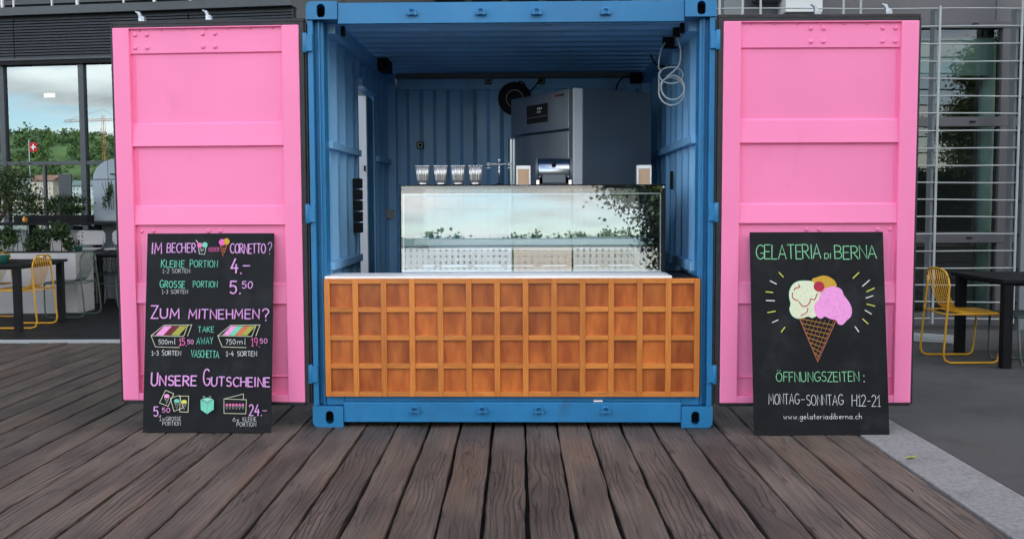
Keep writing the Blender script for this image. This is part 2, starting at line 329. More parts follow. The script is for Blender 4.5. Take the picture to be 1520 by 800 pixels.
CH = {'lilac': chalk('lilac_chalk', (0.62,0.36,0.72)), 'pink': chalk('pink_chalk', (0.80,0.16,0.42)), 'mint': chalk('mint_chalk', (0.16,0.60,0.44)),
      'white': chalk('white_chalk', (0.72,0.74,0.72)), 'yellow': chalk('yellow_chalk', (0.66,0.66,0.10)), 'green': chalk('pale_green_chalk', (0.24,0.62,0.34)),
      'ochre': chalk('ochre_chalk', (0.58,0.33,0.03)), 'red': chalk('red_chalk', (0.42,0.02,0.05)), 'cream': chalk('cream_chalk', (0.70,0.74,0.52)),
      'rose': chalk('rose_chalk', (0.84,0.32,0.66)), 'brown': chalk('brown_chalk', (0.34,0.11,0.06)), 'maroon': chalk('maroon_chalk', (0.16,0.02,0.03)),
      'orange': chalk('orange_chalk', (0.62,0.17,0.07)), 'olive': chalk('olive_chalk', (0.36,0.38,0.07)), 'magenta': chalk('magenta_chalk', (0.78,0.12,0.55))}

# ================================================================== ground
g = MB().box(-260, 260, -24, 700, -0.9, -0.14).build('ground', mat('quay_concrete', (0.30,0.29,0.275), 0.8, var=0.2, vscale=0.6)); tag(g, kind='structure')
g = MB().box(2.395, 60, -24, 60, -0.139, 0.0).build('asphalt', M['asphalt']); tag(g, kind='structure')
wt = mat('lake_water', (0.02,0.06,0.06), 0.08, bump=0.5, bscale=0.6); g = MB().box(-1500, 1500, -1600, -24.01, -3.0, -1.4).build('lake', wt); tag(g, kind='structure')
g = MB().box(-60, -6.6, -24, 3.7, -0.139, -0.01).build('quay_paving', mat('quay_paving', (0.11,0.10,0.095), 0.8, var=0.2, vscale=2)); tag(g, kind='structure')

deck = bpy.data.objects.new('deck', None); COL.objects.link(deck); tag(deck, kind='structure')
def plank_mesh(x0, x1, y0, y1, seed, amp=0.0062, seg=110):
    rd = random.Random(seed); xc = (x0+x1)/2; m = MB()
    def wob():
        a = [rd.uniform(-1,1) for _ in range(5)]; ph = [rd.uniform(0,6.28) for _ in range(5)]
        return lambda y: amp*(0.55*a[0]*math.sin(0.9*y+ph[0])+0.7*a[1]*math.sin(2.3*y+ph[1])+0.5*a[2]*math.sin(6.1*y+ph[2])+0.45*a[3]*math.sin(13*y+ph[3])+0.5*max(0,math.sin(1.7*y+ph[4]))**6*a[4]*1.6+rd.uniform(-.16,.16))
    wl, wr = wob(), wob(); cup = rd.uniform(-0.0015, 0.0015); tl = rd.uniform(-0.002, 0.002)
    rows = []
    for i in range(seg+1):
        y = y0+(y1-y0)*i/seg; l, r = x0-xc+wl(y), x1-xc+wr(y); b = 0.004+rd.uniform(0,0.003); b2 = 0.004+rd.uniform(0,0.003)
        rows.append([(l, y, -0.05), (l, y, -b+tl), (l+b, y, tl), ((l+r)/2, y, cup), (r-b2, y, -tl), (r, y, -b2-tl), (r, y, -0.05)])
    vs = [p for r_ in rows for p in r_]; k = 7
    fs = [(i*k+j, (i+1)*k+j, (i+1)*k+j+1, i*k+j+1) for i in range(seg) for j in range(k-1)]
    fs += [tuple(range(k))[::-1], tuple(seg*k+j for j in range(k))]
    m.add(vs, fs); return m, xc
PP = 0.1965
xr = 2.045; rd = random.Random(3)
for i in range(46):
    x1 = xr-i*PP; x0 = x1-PP; gp = rd.uniform(0.0055, 0.0085)
    # seams measured at the front: one of them runs straight below the middle of the container
    m, xc = plank_mesh(x0+gp, x1-gp, -6.4, 3.71, 100+i)
    m.build('plank', M['plank'], deck, loc=(xc, 0, rd.uniform(-0.003, 0.001)))
tag(box('deck_underlay', M['dark'], None, -6.6, 2.04, -6.4, 3.71, -0.135, -0.06), kind='structure')
kerb = bpy.data.objects.new('kerb', None); COL.objects.link(kerb); tag(kerb, kind='structure')
for i, (a, b_) in enumerate([(-6.4,-4.45),(-4.45,-2.9),(-2.9,-1.35),(-1.35,0.2),(0.2,1.75),(1.75,3.3),(3.3,4.0)]):
    box('kerb_stone', M['kerb'], kerb, 2.056, 2.388, a+0.002, b_-0.002, -0.135, 0.002, bevel=0.004)
leaf = MB(); leaf.add([(-.035,0,.004),(-.012,.014,.012),(.02,.012,.006),(.04,0,.014),(.015,-.016,.004),(-.012,-.013,.010)], [(0,1,5),(1,2,4,5),(2,3,4)])
tag(leaf.build('fallen_leaf', mat('yellow_green_leaf', (0.26,0.32,0.05), 0.5), None, (2.13, -0.76, 0.004), (0,0,0.5)), 'small yellow green fallen leaf lying on the stone kerb', 'leaf')

# ================================================================== container
HW = 1.219; HT = 2.575
con = thing('shipping_container', 'bright blue shipping container kiosk with both pink end doors folded open', 'container', (0,0,0), TH)
def oval(cx, cz, w_, h_, n=16):
    r = w_/2; pts = []
    for k in range(n+1):
        a = -PI/2+PI*k/n; pts.append((cx+r*math.cos(a-PI/2+PI/2), cz+0))
    pts = []
    for k in range(n): a = PI*k/(n-1); pts.append((cx+r*math.cos(a), cz+(h_/2-r)+r*math.sin(a)))
    for k in range(n): a = PI+PI*k/(n-1); pts.append((cx+r*math.cos(a), cz-(h_/2-r)+r*math.sin(a)))
    return pts
def rrect(x0, x1, z0, z1, r, corners=(1,1,1,1), n=6):
    # corners: tr, tl, bl, br
    pts = []
    for (cx, cz, a0, on, sx, sz) in ((x1,z1,0,corners[0],-1,-1),(x0,z1,90,corners[1],1,-1),(x0,z0,180,corners[2],1,1),(x1,z0,270,corners[3],-1,1)):
        if not on: pts.append((cx, cz)); continue
        for k in range(n+1):
            a = R(a0+90*k/n); pts.append((cx+sx*r+r*math.cos(a), cz+sz*r+r*math.sin(a)))
    return pts
def holed(outer, hole, y0, y1):
    m = MB(); no_ = len(outer); nh = len(hole)
    tri = geometry.tessellate_polygon([[Vector((a,b,0)) for a,b in outer], [Vector((a,b,0)) for a,b in hole]])
    allp = outer+hole; n = len(allp)
    vs = [(a,y0,b) for a,b in allp]+[(a,y1,b) for a,b in allp]
    fs = [tuple(t) for t in tri]+[tuple(q+n for q in t[::-1]) for t in tri]
    fs += [(i,(i+1)%no_,n+(i+1)%no_,n+i) for i in range(no_)]
    fs += [(no_+i, n+no_+i, n+no_+(i+1)%nh, no_+(i+1)%nh) for i in range(nh)]
    return m.add(vs, fs)
for sx in (-1, 1):
    for top in (0, 1):
        x0, x1 = sorted((sx*1.035, sx*(HW+0.004))); z0, z1 = (HT-0.108, HT) if top else (0.0, 0.13)
        rc = (top and sx>0, top and sx<0, (not top) and sx<0, (not top) and sx>0)
        cst = holed(rrect(x0,x1,z0,z1,0.035,rc), oval((x0+x1)/2+sx*(-0.010 if not top else 0.004), (z0+z1)/2-0.004, 0.050, 0.082), -0.012, 0.018).build('corner_casting', M['blue'], con, bevel=0.003)
        b = MB(); b.box(x0+0.004,x0+0.02,0.0185,0.16,z0+0.004,z1-0.004).box(x1-0.02,x1-0.004,0.0185,0.16,z0+0.004,z1-0.004).box(x0+0.02,x1-0.02,0.0185,0.16,z1-0.02,z1-0.004).box(x0+0.02,x1-0.02,0.0185,0.16,z0+0.004,z0+0.02)
        b.build('casting_body', M['blue'], cst); box('casting_shade_block', M['dark'], cst, x0+0.021,x1-0.021,0.12,0.158,z0+0.021,z1-0.021)  # near-black block stands in for the shade inside the hollow casting
# corner posts: stepped section
for sx in (-1, 1):
    prof = [(1.219,0.0),(1.219,0.16),(1.132,0.16),(1.132,0.050),(1.150,0.046),(1.150,0.022),(1.160,0.022),(1.160,0.055),(1.186,0.055),(1.186,0.0)]
    prof = [(sx*a, b) for a, b in prof]
    MB().prism(prof, 0.131, HT-0.109, 'Z').build('corner_post', M['blue'], con, bevel=0.003)
    for z in (0.33, 1.31, 2.33):
        hb = MB().box(*sorted((sx*1.186, sx*1.232)), -0.020, -0.001, z-0.05, z+0.05); hb.tube([(sx*1.232,-0.012,z-0.058),(sx*1.232,-0.012,z+0.058)], 0.014, 12)
        hb.build('hinge', M['blue'], con, bevel=0.002)
# top beam and sill
MB().prism([(0.0,2.442),(0.0,2.565),(0.10,2.572),(0.16,2.572),(0.16,2.47),(0.03,2.442)], -1.034, 1.034).build('top_beam', M['blue'], con, bevel=0.004)
box('header_plate', M['blue'], con, -1.131, 1.131, 0.09, 0.159, 2.352, 2.4415, bevel=0.003) if False else None
MB().prism([(0.0,0.031),(0.0,0.153),(0.035,0.158),(0.035,0.188),(0.16,0.188),(0.16,0.031)], -1.034, 1.034).build('sill_beam', M['blue'], con, bevel=0.004)
for sx in (-1,1):
    box('sill_end', M['blue'], con, *sorted((sx*1.0345, sx*1.149)), 0.036, 0.15, 0.1305, 0.187, bevel=0.003)
# weld beads and lashing lugs
def lug_mesh(top):
    m = MB(); m.box(-0.026,-0.012,-0.030,0.002,-0.014,0.014).box(0.012,0.026,-0.030,0.002,-0.014,0.014)
    m.tube([(-0.034,-0.020,-0.006),(0.034,-0.020,-0.006)], 0.0085, 10)
    m.tube([(-0.026,-0.004,0.004),(-0.016,-0.014,0.020),(0,-0.016,0.026),(0.016,-0.014,0.020),(0.026,-0.004,0.004)], 0.006, 8); return m
l0 = lug_mesh(1).build('lashing_lug', M['blue'], con, (-0.586,-0.001,2.500))
for x, z in [(-0.175,2.499),(0.158,2.497),(0.567,2.495),(-0.594,0.104),(-0.18,0.104),(0.166,0.104),(0.574,0.104)]:
    c = l0.copy(); COL.objects.link(c); c.location = (x,-0.001,z)
# roof, corrugated along x
def corr(lo, hi, pitch, depth, base, t=0.003, flat=0.26, slope=0.24):
    """list of (s, offset) of a trapezoidal corrugation"""
    pts = []; s = lo
    while s < hi:
        for ds, o in ((0,0),(flat*pitch,0),((flat+slope)*pitch,depth),((2*flat+slope)*pitch,depth)):
            if s+ds <= hi+1e-6: pts.append((s+ds, o))
        s += pitch
    if pts[-1][0] < hi: pts.append((hi, pts[-1][1]))
    return [(a, base+b) for a, b in pts]
def corr_sheet(pts, lo, hi, mode):
    m = MB(); n = len(pts); th = 0.004
    def P(s, o, q): return {'roof': (q, s, o), 'side': (o, s, q), 'back': (s, o, q)}[mode]
    for i in range(n-1):
        (s0,o0),(s1,o1) = pts[i], pts[i+1]
        m.add([P(s0,o0,lo),P(s1,o1,lo),P(s1,o1,hi),P(s0,o0,hi)], [(0,1,2,3)])
        m.add([P(s0,o0+th,lo),P(s1,o1+th,lo),P(s1,o1+th,hi),P(s0,o0+th,hi)], [(3,2,1,0)])
    bmv = m
    return bmv
corr_sheet(corr(0.165, 2.80, 0.215, 0.040, 2.500, flat=0.34, slope=0.16), -1.18, 1.18, 'roof').build('roof_sheet', M['blue_in'], con, recalc=False)
# side walls (left one has a doorway)
side_parts = {-1: [(0.17,1.24,0.19,2.45),(1.95,2.80,0.19,2.45),(1.24,1.95,2.24,2.45)], 1: [(0.17,2.80,0.19,2.45)]}
for sx in (-1, 1):
    for (a, b_, z0, z1) in side_parts[sx]:
        pts = corr(0.17, 2.80, 0.278, 0.038, 0.0); pts = [(s, o) for s, o in pts if a-1e-6 <= s <= b_+1e-6]
        full = corr(0.17, 2.80, 0.278, 0.038, 0.0)
        def off(s):
            for (s0,o0),(s1,o1) in zip(full, full[1:]):
                if s0 <= s <= s1: return o0+(o1-o0)*(s-s0)/(s1-s0)
            return 0
        if pts[0][0] > a+1e-4: pts = [(a, off(a))]+pts
        if pts[-1][0] < b_-1e-4: pts = pts+[(b_, off(b_))]
        pts = [(s, sx*(1.142+o)) for s, o in pts]
        corr_sheet(pts, z0, z1, 'side').build('side_wall', M['blue_in'], con, recalc=False)
    X = lambda a, b_: sorted((sx*a, sx*b_))
    box('top_side_rail', M['blue_in'], con, *X(1.085, 1.20), 0.17, 2.80, 2.415, 2.5)
    if sx < 0:
        box('mid_rail', M['blue_in'], con, *X(1.112, 1.1405), 0.17, 1.19, 1.712, 1.756, bevel=0.002); box('mid_rail', M['blue_in'], con, *X(1.112, 1.1405), 1.99, 2.66, 1.712, 1.756, bevel=0.002)
        box('low_rail', M['blue_in'], con, *X(1.112, 1.1405), 0.17, 1.19, 0.955, 1.005, bevel=0.002)
        for y0, y1 in ((1.19,1.24),(1.94,1.99)): box('doorway_jamb', M['blue_in'], con, *X(1.1395, 1.20), y0, y1, 0.19, 2.28, bevel=0.002)
        box('doorway_lintel', M['blue_in'], con, *X(1.108, 1.20), 1.2405, 1.9395, 2.225, 2.28, bevel=0.002)
    else:
        box('mid_rail', M['blue_in'], con, *X(1.108, 1.1405), 0.17, 2.66, 1.735, 1.785, bevel=0.002)
        box('low_rail', M['blue_in'], con, *X(1.108, 1.1405), 0.17, 2.66, 0.945, 1.005, bevel=0.002)
        box('cable_plate', M['blue_in'], con, *X(1.10, 1.1405), 1.0, 1.12, 2.33, 2.4145, bevel=0.002)
# side door standing ajar in the doorway, whitened to carry the sunlight on it
sdoor = box('side_door', mat('sunlit_door_white', (0.80,0.88,0.92), 0.4), con, -1.26, -1.141, 1.575, 1.615, 0.20, 2.19, bevel=0.003)
box('door_edge_strip', M['blue'], sdoor, -1.19, -1.150, 1.616, 1.93, 0.20, 2.20)
MB().box(-1.160,-1.152,1.545,1.574,1.62,1.66).build('latch', M['black'], sdoor)
# back wall
corr_sheet([(s, o) for s, o in corr(-1.08, 1.09, 0.238, -0.034, 2.790, flat=0.36, slope=0.14)], 0.19, 2.38, 'back').build('back_wall', M['blue_in'], con, recalc=False)
box('back_header', M['blue_in'], con, -1.07, 1.07, 2.735, 2.80, 2.372, 2.462, bevel=0.003)
box('back_ceiling_board', mat('grey_board', (0.13,0.14,0.14), 0.6), con, -1.07, 1.07, 2.66, 2.80, 2.4625, 2.50)
for sx in (-1,1): box('back_post', M['blue_in'], con, *sorted((sx*1.071, sx*1.16)), 2.67, 2.80, 0.19, 2.4145, bevel=0.003)
box('floor', mat('steel_floor', (0.08,0.085,0.09), 0.5, var=0.2), con, -1.13, 1.13, 0.1605, 2.66, 0.14, 0.186)
MB().box(0.50,0.555,0.0,0.034,0.1585,0.166).build('sticker', M['white'], con)

# ---- pink doors
def door(mirror, x_in, loc, rz, label):
    """door panel in its own frame: x runs away from the hinge (0 .. W), front at y = 0, z up"""
    W = 1.155; Z0, Z1 = 0.155, 2.437; s = mirror
    d = MB()
    # horizontally ribbed sheet (y: 0 = proud, 0.030 = recessed)
    zs = [(2.278,.034),(1.868,.034),(1.856,.022),(1.724,.010),(1.719,.034),(1.366,.034),(1.354,.022),(1.245,.010),(1.240,.034),(0.890,.034),(0.878,.022),(0.762,.010),(0.757,.034),(0.318,.034),(0.310,.024),(0.305,.040),(0.20,.040)]
    zs = [(2.437,.020),(2.285,.020)]+zs
    xa, xb = 0.105, W-0.103
    for (za,ya),(zb,yb) in zip(zs, zs[1:]):
        d.add([(s*xa,ya,za),(s*xb,ya,za),(s*xb,yb,zb),(s*xa,yb,zb)], [(0,1,2,3)])
    d.add([(s*xa,.09,2.437),(s*xb,.09,2.437),(s*xb,.09,.2),(s*xa,.09,.2)], [(3,2,1,0)])
    o = d.build('door', M['pink'], con, loc, (0,0,rz), recalc=False); o['label'] = label
    for a, b_ in ((0.0,xa),(xb,W)):
        x0, x1 = sorted((s*a, s*b_)); box('door_stile', M['pink'], o, x0, x1, 0.0, 0.05, Z0, Z1, bevel=0.005, seg=3)
    x0, x1 = sorted((s*xa, s*xb))
    box('top_edge', M['pink'], o, x0, x1, 0.001, 0.05, 2.430, 2.4365, bevel=0.001); box('bottom_edge', M['pink'], o, x0, x1, 0.001, 0.05, Z0+0.0005, 0.1995, bevel=0.003)
    # narrow raised margin inside the panels
    for za, zb in ((2.27,1.872),(1.715,1.37),(1.236,0.894),(0.753,0.322)):
        xs = s*(xa+0.028) if s < 0 else s*(xb-0.020)
        xs = s*(xb-0.022)
        box('panel_bead', M['pink'], o, xs-0.003, xs+0.003, 0.0295, 0.0345, zb, za, bevel=0.002)
    # round head bolts
    rv = MB().lathe([(0.013,0),(0.013,0.003),(0.0105,0.008),(0.006,0.011),(0.0,0.012)], n=12, axis='Y')
    first = None
    pos = [(a, z) for a in (W-0.335-0.225, W-0.335-0.155, W-0.145, W-0.210) for z in (2.395,2.312)]
    pos = [(W-0.135, z) for z in (2.395,2.318)]+[(W-0.210, z) for z in (2.395,2.318)]+[(W-0.560, z) for z in (2.395,2.318)]+[(W-0.635, z) for z in (2.395,2.318)]
    pos += [(a, 1.205) for a in (W-0.135, W-0.210, W-0.560, W-0.635)]
    for i, (a, z) in enumerate(pos):
        yy = 0.0205 if z > 2.2 else 0.0345
        if first is None: first = rv.build('bolt', M['pink'], o, (s*a, yy, z))
        else:
            c = first.copy(); COL.objects.link(c); c.location = (s*a, yy, z)
    rs = None
    for k in range(7):
        a = xa+0.06+k*(xb-xa-0.12)/6
        if rs is None: rs = MB().lathe([(0.010,0),(0.009,0.003),(0.0,0.005)], n=10, axis='Y').build('rivet', M['pink'], o, (s*a,0.0205,2.424))
        else: c = rs.copy(); COL.objects.link(c); c.location = (s*a,0.0205,2.424)
    # rubber seal all round: wide with a lip on the hinge side, thin elsewhere
    g1 = MB(); x0, x1 = sorted((s*-0.030, s*-0.0005)); g1.box(x0,x1,0.004,0.055,Z0-0.008,Z1+0.018)
    x0, x1 = sorted((s*-0.042, s*-0.0305)); g1.box(x0,x1,0.016,0.060,Z0-0.008,Z1+0.014)
    x0, x1 = sorted((s*-0.030, s*(W+0.012))); g1.box(x0,x1,0.010,0.055,Z1+0.0185,Z1+0.040)
    x0, x1 = sorted((s*(W+0.0005), s*(W+0.013))); g1.box(x0,x1,0.004,0.06,Z0-0.008,Z1+0.018)
    x0, x1 = sorted((s*-0.0, s*(W))); g1.box(x0,x1,0.006,0.06,Z0-0.020,Z0-0.0005); g1.box(x0,x1,0.006,0.05,Z1+0.0005,Z1+0.018)
    g1.build('rubber_seal', M['rubber'], o, bevel=0.003)
    # cam locks of the locking bars show above the door
    for a in ((W-0.175), (W-0.595)):
        k = MB(); k.cbox((s*a,0.035,Z1+0.055),(0.034,0.03,0.030)); k.cbox((s*a-0.012,0.035,Z1+0.082),(0.016,0.024,0.034), Matrix.Rotation(R(-25),3,'Y')); k.cbox((s*a-0.024,0.035,Z1+0.094),(0.030,0.02,0.010), Matrix.Rotation(R(28),3,'Y')); k.cbox((s*a+0.014,0.035,Z1+0.048),(0.012,0.034,0.022)); k.tube([(s*a,0.04,Z1+0.0),(s*a,0.04,Z1+0.05)],0.012,10)
        k.build('cam_lock', M['zinc'], o, bevel=0.002)
    # steel frame on the far face and the locking bars
    bk = MB(); x0, x1 = sorted((s*0.02, s*(W-0.02))); bk.box(x0,x1,0.0605,0.088,Z0+0.02,Z1-0.02); bk.build('outer_skin', M['blue'], o)
    return o
import_inv = Matrix.Rotation(-TH, 3, 'Z')
def con_local(p): return tuple(import_inv @ Vector(p))
door(1, 0, con_local((1.262, -0.045, 0)), R(0.0)-TH, 'pink right hand door with seal and bolted top plate')
door(-1, 0, con_local((-1.268, 0.005, 0)), R(-4.2)-TH, 'pink left hand door with seal and bolted top plate')

# ================================================================== counter front of cherry lattice
cf = cthing('wooden_counter', 'cherry wood counter front with a grid of square recessed panels', 'counter', 0, 0, 0)
WX0, WX1, WZ0, WZ1 = -1.141, 1.141, 0.191, 0.913
nx, nz = 13, 4; st = 0.034; px_ = (WX1-WX0-st)/nx; pz_ = (WZ1-WZ0-0.030)/nz; rw = 0.030
pm = MB().box(-(px_-st)/2, (px_-st)/2, 0.0, 0.012, -(pz_-rw)/2, (pz_-rw)/2)
first = {}
def rep(key, mb, name, m, parent, loc, bevel=0):
    if key not in first: first[key] = mb().build(name, m, parent, loc, bevel=bevel, recalc=False)
    else:
        c = first[key].copy(); COL.objects.link(c); c.location = loc
for i in range(nx+1):
    x = WX0+st/2+i*px_
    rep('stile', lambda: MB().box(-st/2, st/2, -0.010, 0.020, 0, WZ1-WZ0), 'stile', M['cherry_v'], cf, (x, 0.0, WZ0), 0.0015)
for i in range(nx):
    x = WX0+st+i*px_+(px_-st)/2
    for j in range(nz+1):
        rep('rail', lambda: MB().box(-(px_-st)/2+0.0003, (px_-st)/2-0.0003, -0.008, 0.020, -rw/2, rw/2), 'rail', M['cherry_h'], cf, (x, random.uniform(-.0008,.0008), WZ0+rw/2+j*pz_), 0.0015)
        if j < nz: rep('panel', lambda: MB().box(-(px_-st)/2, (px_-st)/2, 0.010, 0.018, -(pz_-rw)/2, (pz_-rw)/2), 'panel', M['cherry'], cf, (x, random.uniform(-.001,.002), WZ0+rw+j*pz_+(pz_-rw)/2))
box('counter_carcass', M['black'], cf, WX0+0.001, WX1-0.001, 0.023, 0.045, WZ0, WZ1-0.001)
box('white_worktop', M['white'], cf, -1.140, 0.972, 0.004, 0.31, 0.9135, 0.928, bevel=0.002)
box('black_worktop', M['black'], cf, 0.9735, 1.135, 0.004, 0.62, 0.9135, 0.918)
box('under_counter', M['steel_dark'], cf, -0.74, 0.98, 0.32, 0.99, 0.19, 0.925)

# ================================================================== gelato case
CX0, CX1 = -0.722, 0.974
gc = cthing('gelato_display_case', 'long glass fronted gelato display case with black frame on the counter', 'display case', 0, 0, 0)
tilt = math.tan(R(2.0)); zt = 1.488
def gy(z): return 0.315+(z-0.93)*tilt
def pane(name, z0, z1, m, x0=CX0+0.010, x1=CX1-0.014):
    MB().add([(x0,gy(z0),z0),(x1,gy(z0),z0),(x1,gy(z1),z1),(x0,gy(z1),z1)], [(0,1,2,3)]).build(name, m, gc, recalc=False)
pane('front_glass', 0.935, 1.432, M['case_glass']); pane('upper_glass', 1.4325, zt-0.006, M['case_band'])
for x0, x1 in ((CX0,CX0+0.012),(CX1-0.026,CX1)):
    MB().prism([(gy(0.93)-0.002,0.929),(gy(zt)-0.002,zt),(0.98,zt),(0.98,0.929)], x0, x1).build('side_panel', M['black'], gc, bevel=0.002)
box('top_shelf', M['black'], gc, CX0+0.0125, CX1-0.0265, gy(zt)-0.001, 0.98, zt-0.008, zt-0.001)
box('bottom_trim', M['steel'], gc, CX0+0.0125, CX1-0.0265, 0.320, 0.345, 0.929, 0.943)
for x in (CX0+0.020, CX1-0.012): MB().lathe([(0.009,0),(0.009,0.004),(0,0.006)], n=12, axis='Y').build('fixing_stud', M['chrome'], gc, (x, gy(1.468)-0.004, 1.468))
for x in (CX0+0.026, CX1-0.032): MB().add([(x-0.0035,gy(.94)+.004,.94),(x+0.0035,gy(.94)+.004,.94),(x+0.0035,gy(1.43)+.004,1.43),(x-0.0035,gy(1.43)+.004,1.43)],[(0,1,2,3)]).build('edge_seal', M['white'], gc, recalc=False)
MB().add([(CX0+.022,gy(1.425)+.004,1.425),(CX1-.03,gy(1.425)+.004,1.425),(CX1-.03,gy(1.431)+.004,1.431),(CX0+.022,gy(1.431)+.004,1.431)],[(0,1,2,3)]).build('edge_seal', M['white'], gc, recalc=False)
box('rear_panel', glass('rear_glass', 0.05, (0.35,0.42,0.45)), gc, CX0+0.0125, CX1-0.0265, 0.955, 0.965, 1.15, zt-0.009)
box('tub_back_wall', M['white'], gc, CX0+0.05, CX1-0.13, 0.80, 0.83, 0.945, 1.075)
box('back_ledge', M['white'], gc, CX0+0.04, 0.845, 0.765, 0.80, 1.085, 1.125, bevel=0.004)
MB().prism([(0.40,0.946),(0.79,1.04),(0.79,1.03),(0.40,0.936)], CX0+0.04, 0.87).build('sloping_deck', M['white'], gc)
for xx in (0.86,):
    MB().prism([(0.38,0.946),(0.79,0.946),(0.79,1.12),(0.775,1.12)], xx, xx+0.012).build('tub_side', M['steel_dark'], gc)
sl = MB()
for k in range(9):
    y = 0.42+k*0.042; z = 0.946+(y-0.40)*0.2410
    sl.cbox((0.06,y,z+0.014),(1.50,0.010,0.006))
tag(sl.build('shelf_slats', M['black'], gc), kind='stuff')
for k in range(7):
    x = CX0+0.13+k*0.215
    pn = MB(); pn.prism([(0.41,0.955),(0.60,1.000),(0.60,1.016),(0.41,0.971)], x-0.085, x+0.085); pn.build('gelato_pan', M['steel'], gc, bevel=0.004)
box('dark_end_box', M['black'], gc, CX0+0.03, CX0+0.14, 0.40, 0.74, 0.945, 1.09, bevel=0.01)

# ================================================================== things on top of the case
ZT = zt-0.0005
def ice_cup(x, lab):
    t = cthing('fluted_cone_holder', lab, 'holder', x, 0.47, ZT, 'fluted metal holders on the display case'); t.scale = (1.03,1.03,1.10)
    MB().lathe([(0.034,0.0),(0.036,0.010),(0.033,0.014)], n=24).build('foot', M['chrome'], t)
    MB().lathe([(0.031,0.0141),(0.0335,0.03),(0.0375,0.06),(0.043,0.108),(0.0405,0.108),(0.035,0.06),(0.030,0.018)], n=120, flute=0.07, nf=16).build('fluted_wall', M['ribbed'], t)
    rm = MB()
    for k in range(14):
        a = 2*PI*k/14; rm.lathe([(0,-.005),(.0045,-.002),(.005,0),(.0045,.003),(0,.006)], (0.042*math.cos(a),0.042*math.sin(a),0.113), 6)
    rm.build('beaded_rim', M['chrome'], t)
for x, l in ((-0.588,'leftmost fluted metal cone holder on the glass case'),(-0.470,'second fluted metal cone holder from the left on the case'),(-0.357,'third fluted metal cone holder from the left on the case'),(-0.243,'fluted metal cone holder nearest the cone stand')): ice_cup(x, l)
t = cthing('cone_stand', 'slim chrome stand with two ringed side arms on the glass case', 'stand', -0.088, 0.47, ZT)
MB().lathe([(0.038,0),(0.038,0.004),(0.012,0.010),(0.005,0.016)], n=20).build('foot', M['black'], t)
MB().tube([(0,0,0.01),(0,0,0.160)], 0.0042, 10).lathe([(0,.150),(.009,.153),(.012,.160),(.009,.167),(0,.170)], n=12).lathe([(.007,.10),(.010,.108),(.007,.116)], n=12).build('pole', M['chrome'], t)
for s in (-1,1):
    a = MB().tube([(0,0,0.132),(s*.03,0,.136),(s*.055,0,.134)], 0.003, 8)
    for dz in (0.0,-.018,.012): a.tube([(s*.068+.017*math.cos(q*PI/6),.017*math.sin(q*PI/6),.128+dz) for q in range(12)], 0.0032, 6, closed=True)
    a.build('ring_arm', M['chrome'], t)
def napkin_box(x, lab):
    t = cthing('napkin_box', lab, 'box', x, 0.45, ZT, 'napkin boxes on the display case')
    box('wood_front', M['wood_lt'], t, -.036, .036, 0.0, .06, 0.004, .100); f = MB(); f.box(-.046,-.0365,-.004,.07,0,.124).box(.0365,.046,-.004,.07,0,.124).box(-.036,.036,-.004,.07,.1005,.124); f.box(-.036,.036,-.004,.07,0,.0035)
    f.build('white_frame', M['white'], t, bevel=0.002)
napkin_box(0.070, 'small wooden napkin box with white frame in front of the fridge door'); napkin_box(0.852, 'small wooden napkin box with white frame at right end of the case')
t = cthing('roll_top_dispenser', 'shiny steel roll top dispenser drum on the glass case', 'dispenser', 0.268, 0.42, ZT); t.scale = (1.06,1.0,1.02)
MB().lathe([(0.078,-0.098),(0.080,-0.09),(0.080,0.09),(0.078,0.098)], (0,0.09,0.088), 40, 'X').build('drum', mat('polished_drum', (0.36,0.40,0.44), 0.22, metal=1), t)
for s in (-1,1):
    MB().lathe([(0.086,s*0.0985),(0.086,s*0.113)], (0,0.09,0.088), 36, 'X').build('end_disc', M['steel_dark'], t, bevel=0.002)
    MB().box(*sorted((s*0.088,s*0.108)),-0.012,0.02,0.0,0.03).build('foot', M['chrome'], t, bevel=0.003)
MB().lathe([(0.010,0),(0.014,0.006),(0.014,0.016),(0.008,0.022),(0,0.022)], n=14, axis='Y').build('knob', M['black'], t, (0.0,0.015,0.130))
box('front_slot', M['steel_dark'], t, -.07, .07, 0.003, 0.012, 0.012, 0.062)

# ================================================================== fridge
fr = cthing('tall_fridge', 'tall stainless steel fridge standing askew in the back corner', 'fridge', 0.43, 1.20, 0.187, rz=R(-58.7))
FH = 2.012
box('cabinet', M['steel_dark'], fr, -0.92, -0.0, 0.075, 0.70, 0.0, FH, bevel=0.004)
box('upper_front', M['steel'], fr, -0.915, -0.075, 0.0, 0.070, 1.722, FH, bevel=0.006)
fd = box('fridge_door', M['steel'], fr, -0.915, -0.075, -0.004, 0.070, 0.05, 1.712, bevel=0.008)
box('edge_trim', M['steel_dark'], fr, -0.0745, -0.0245, 0.004, 0.073, 0.02, FH-0.004); box('corner_strip', M['white'], fr, -0.024, -0.001, 0.002, 0.073, 0.02, FH-0.002, bevel=0.002)
box('door_handle', M['chrome'], fd, -0.912, -0.885, -0.03, -0.0045, 0.75, 1.70, bevel=0.005)
box('display', M['dark'], fr, -0.66, -0.36, -0.006, -0.001, 1.795, 1.935, bevel=0.002); box('display_line', M['zinc'], fr, -0.66, -0.36, -0.0085, -0.0062, 1.838, 1.842)
dg = MB()
for i, (a, z) in enumerate([(-.50,1.895),(-.475,1.895),(-.45,1.895),(-.50,1.870),(-.47,1.870)]): dg.box(a, a+0.016, -.0078, -.0062, z, z+0.014)
dg.build('display_digits', M['white'], fr)
MB().box(-0.25,-0.215,-0.0035,-0.0005,1.965,1.985).build('badge', mat('red_badge', (0.5,0.02,0.02), 0.4), fr); MB().box(-0.205,-0.13,-0.0035,-0.0005,1.967,1.983).build('badge', M['grey_dk'], fr)

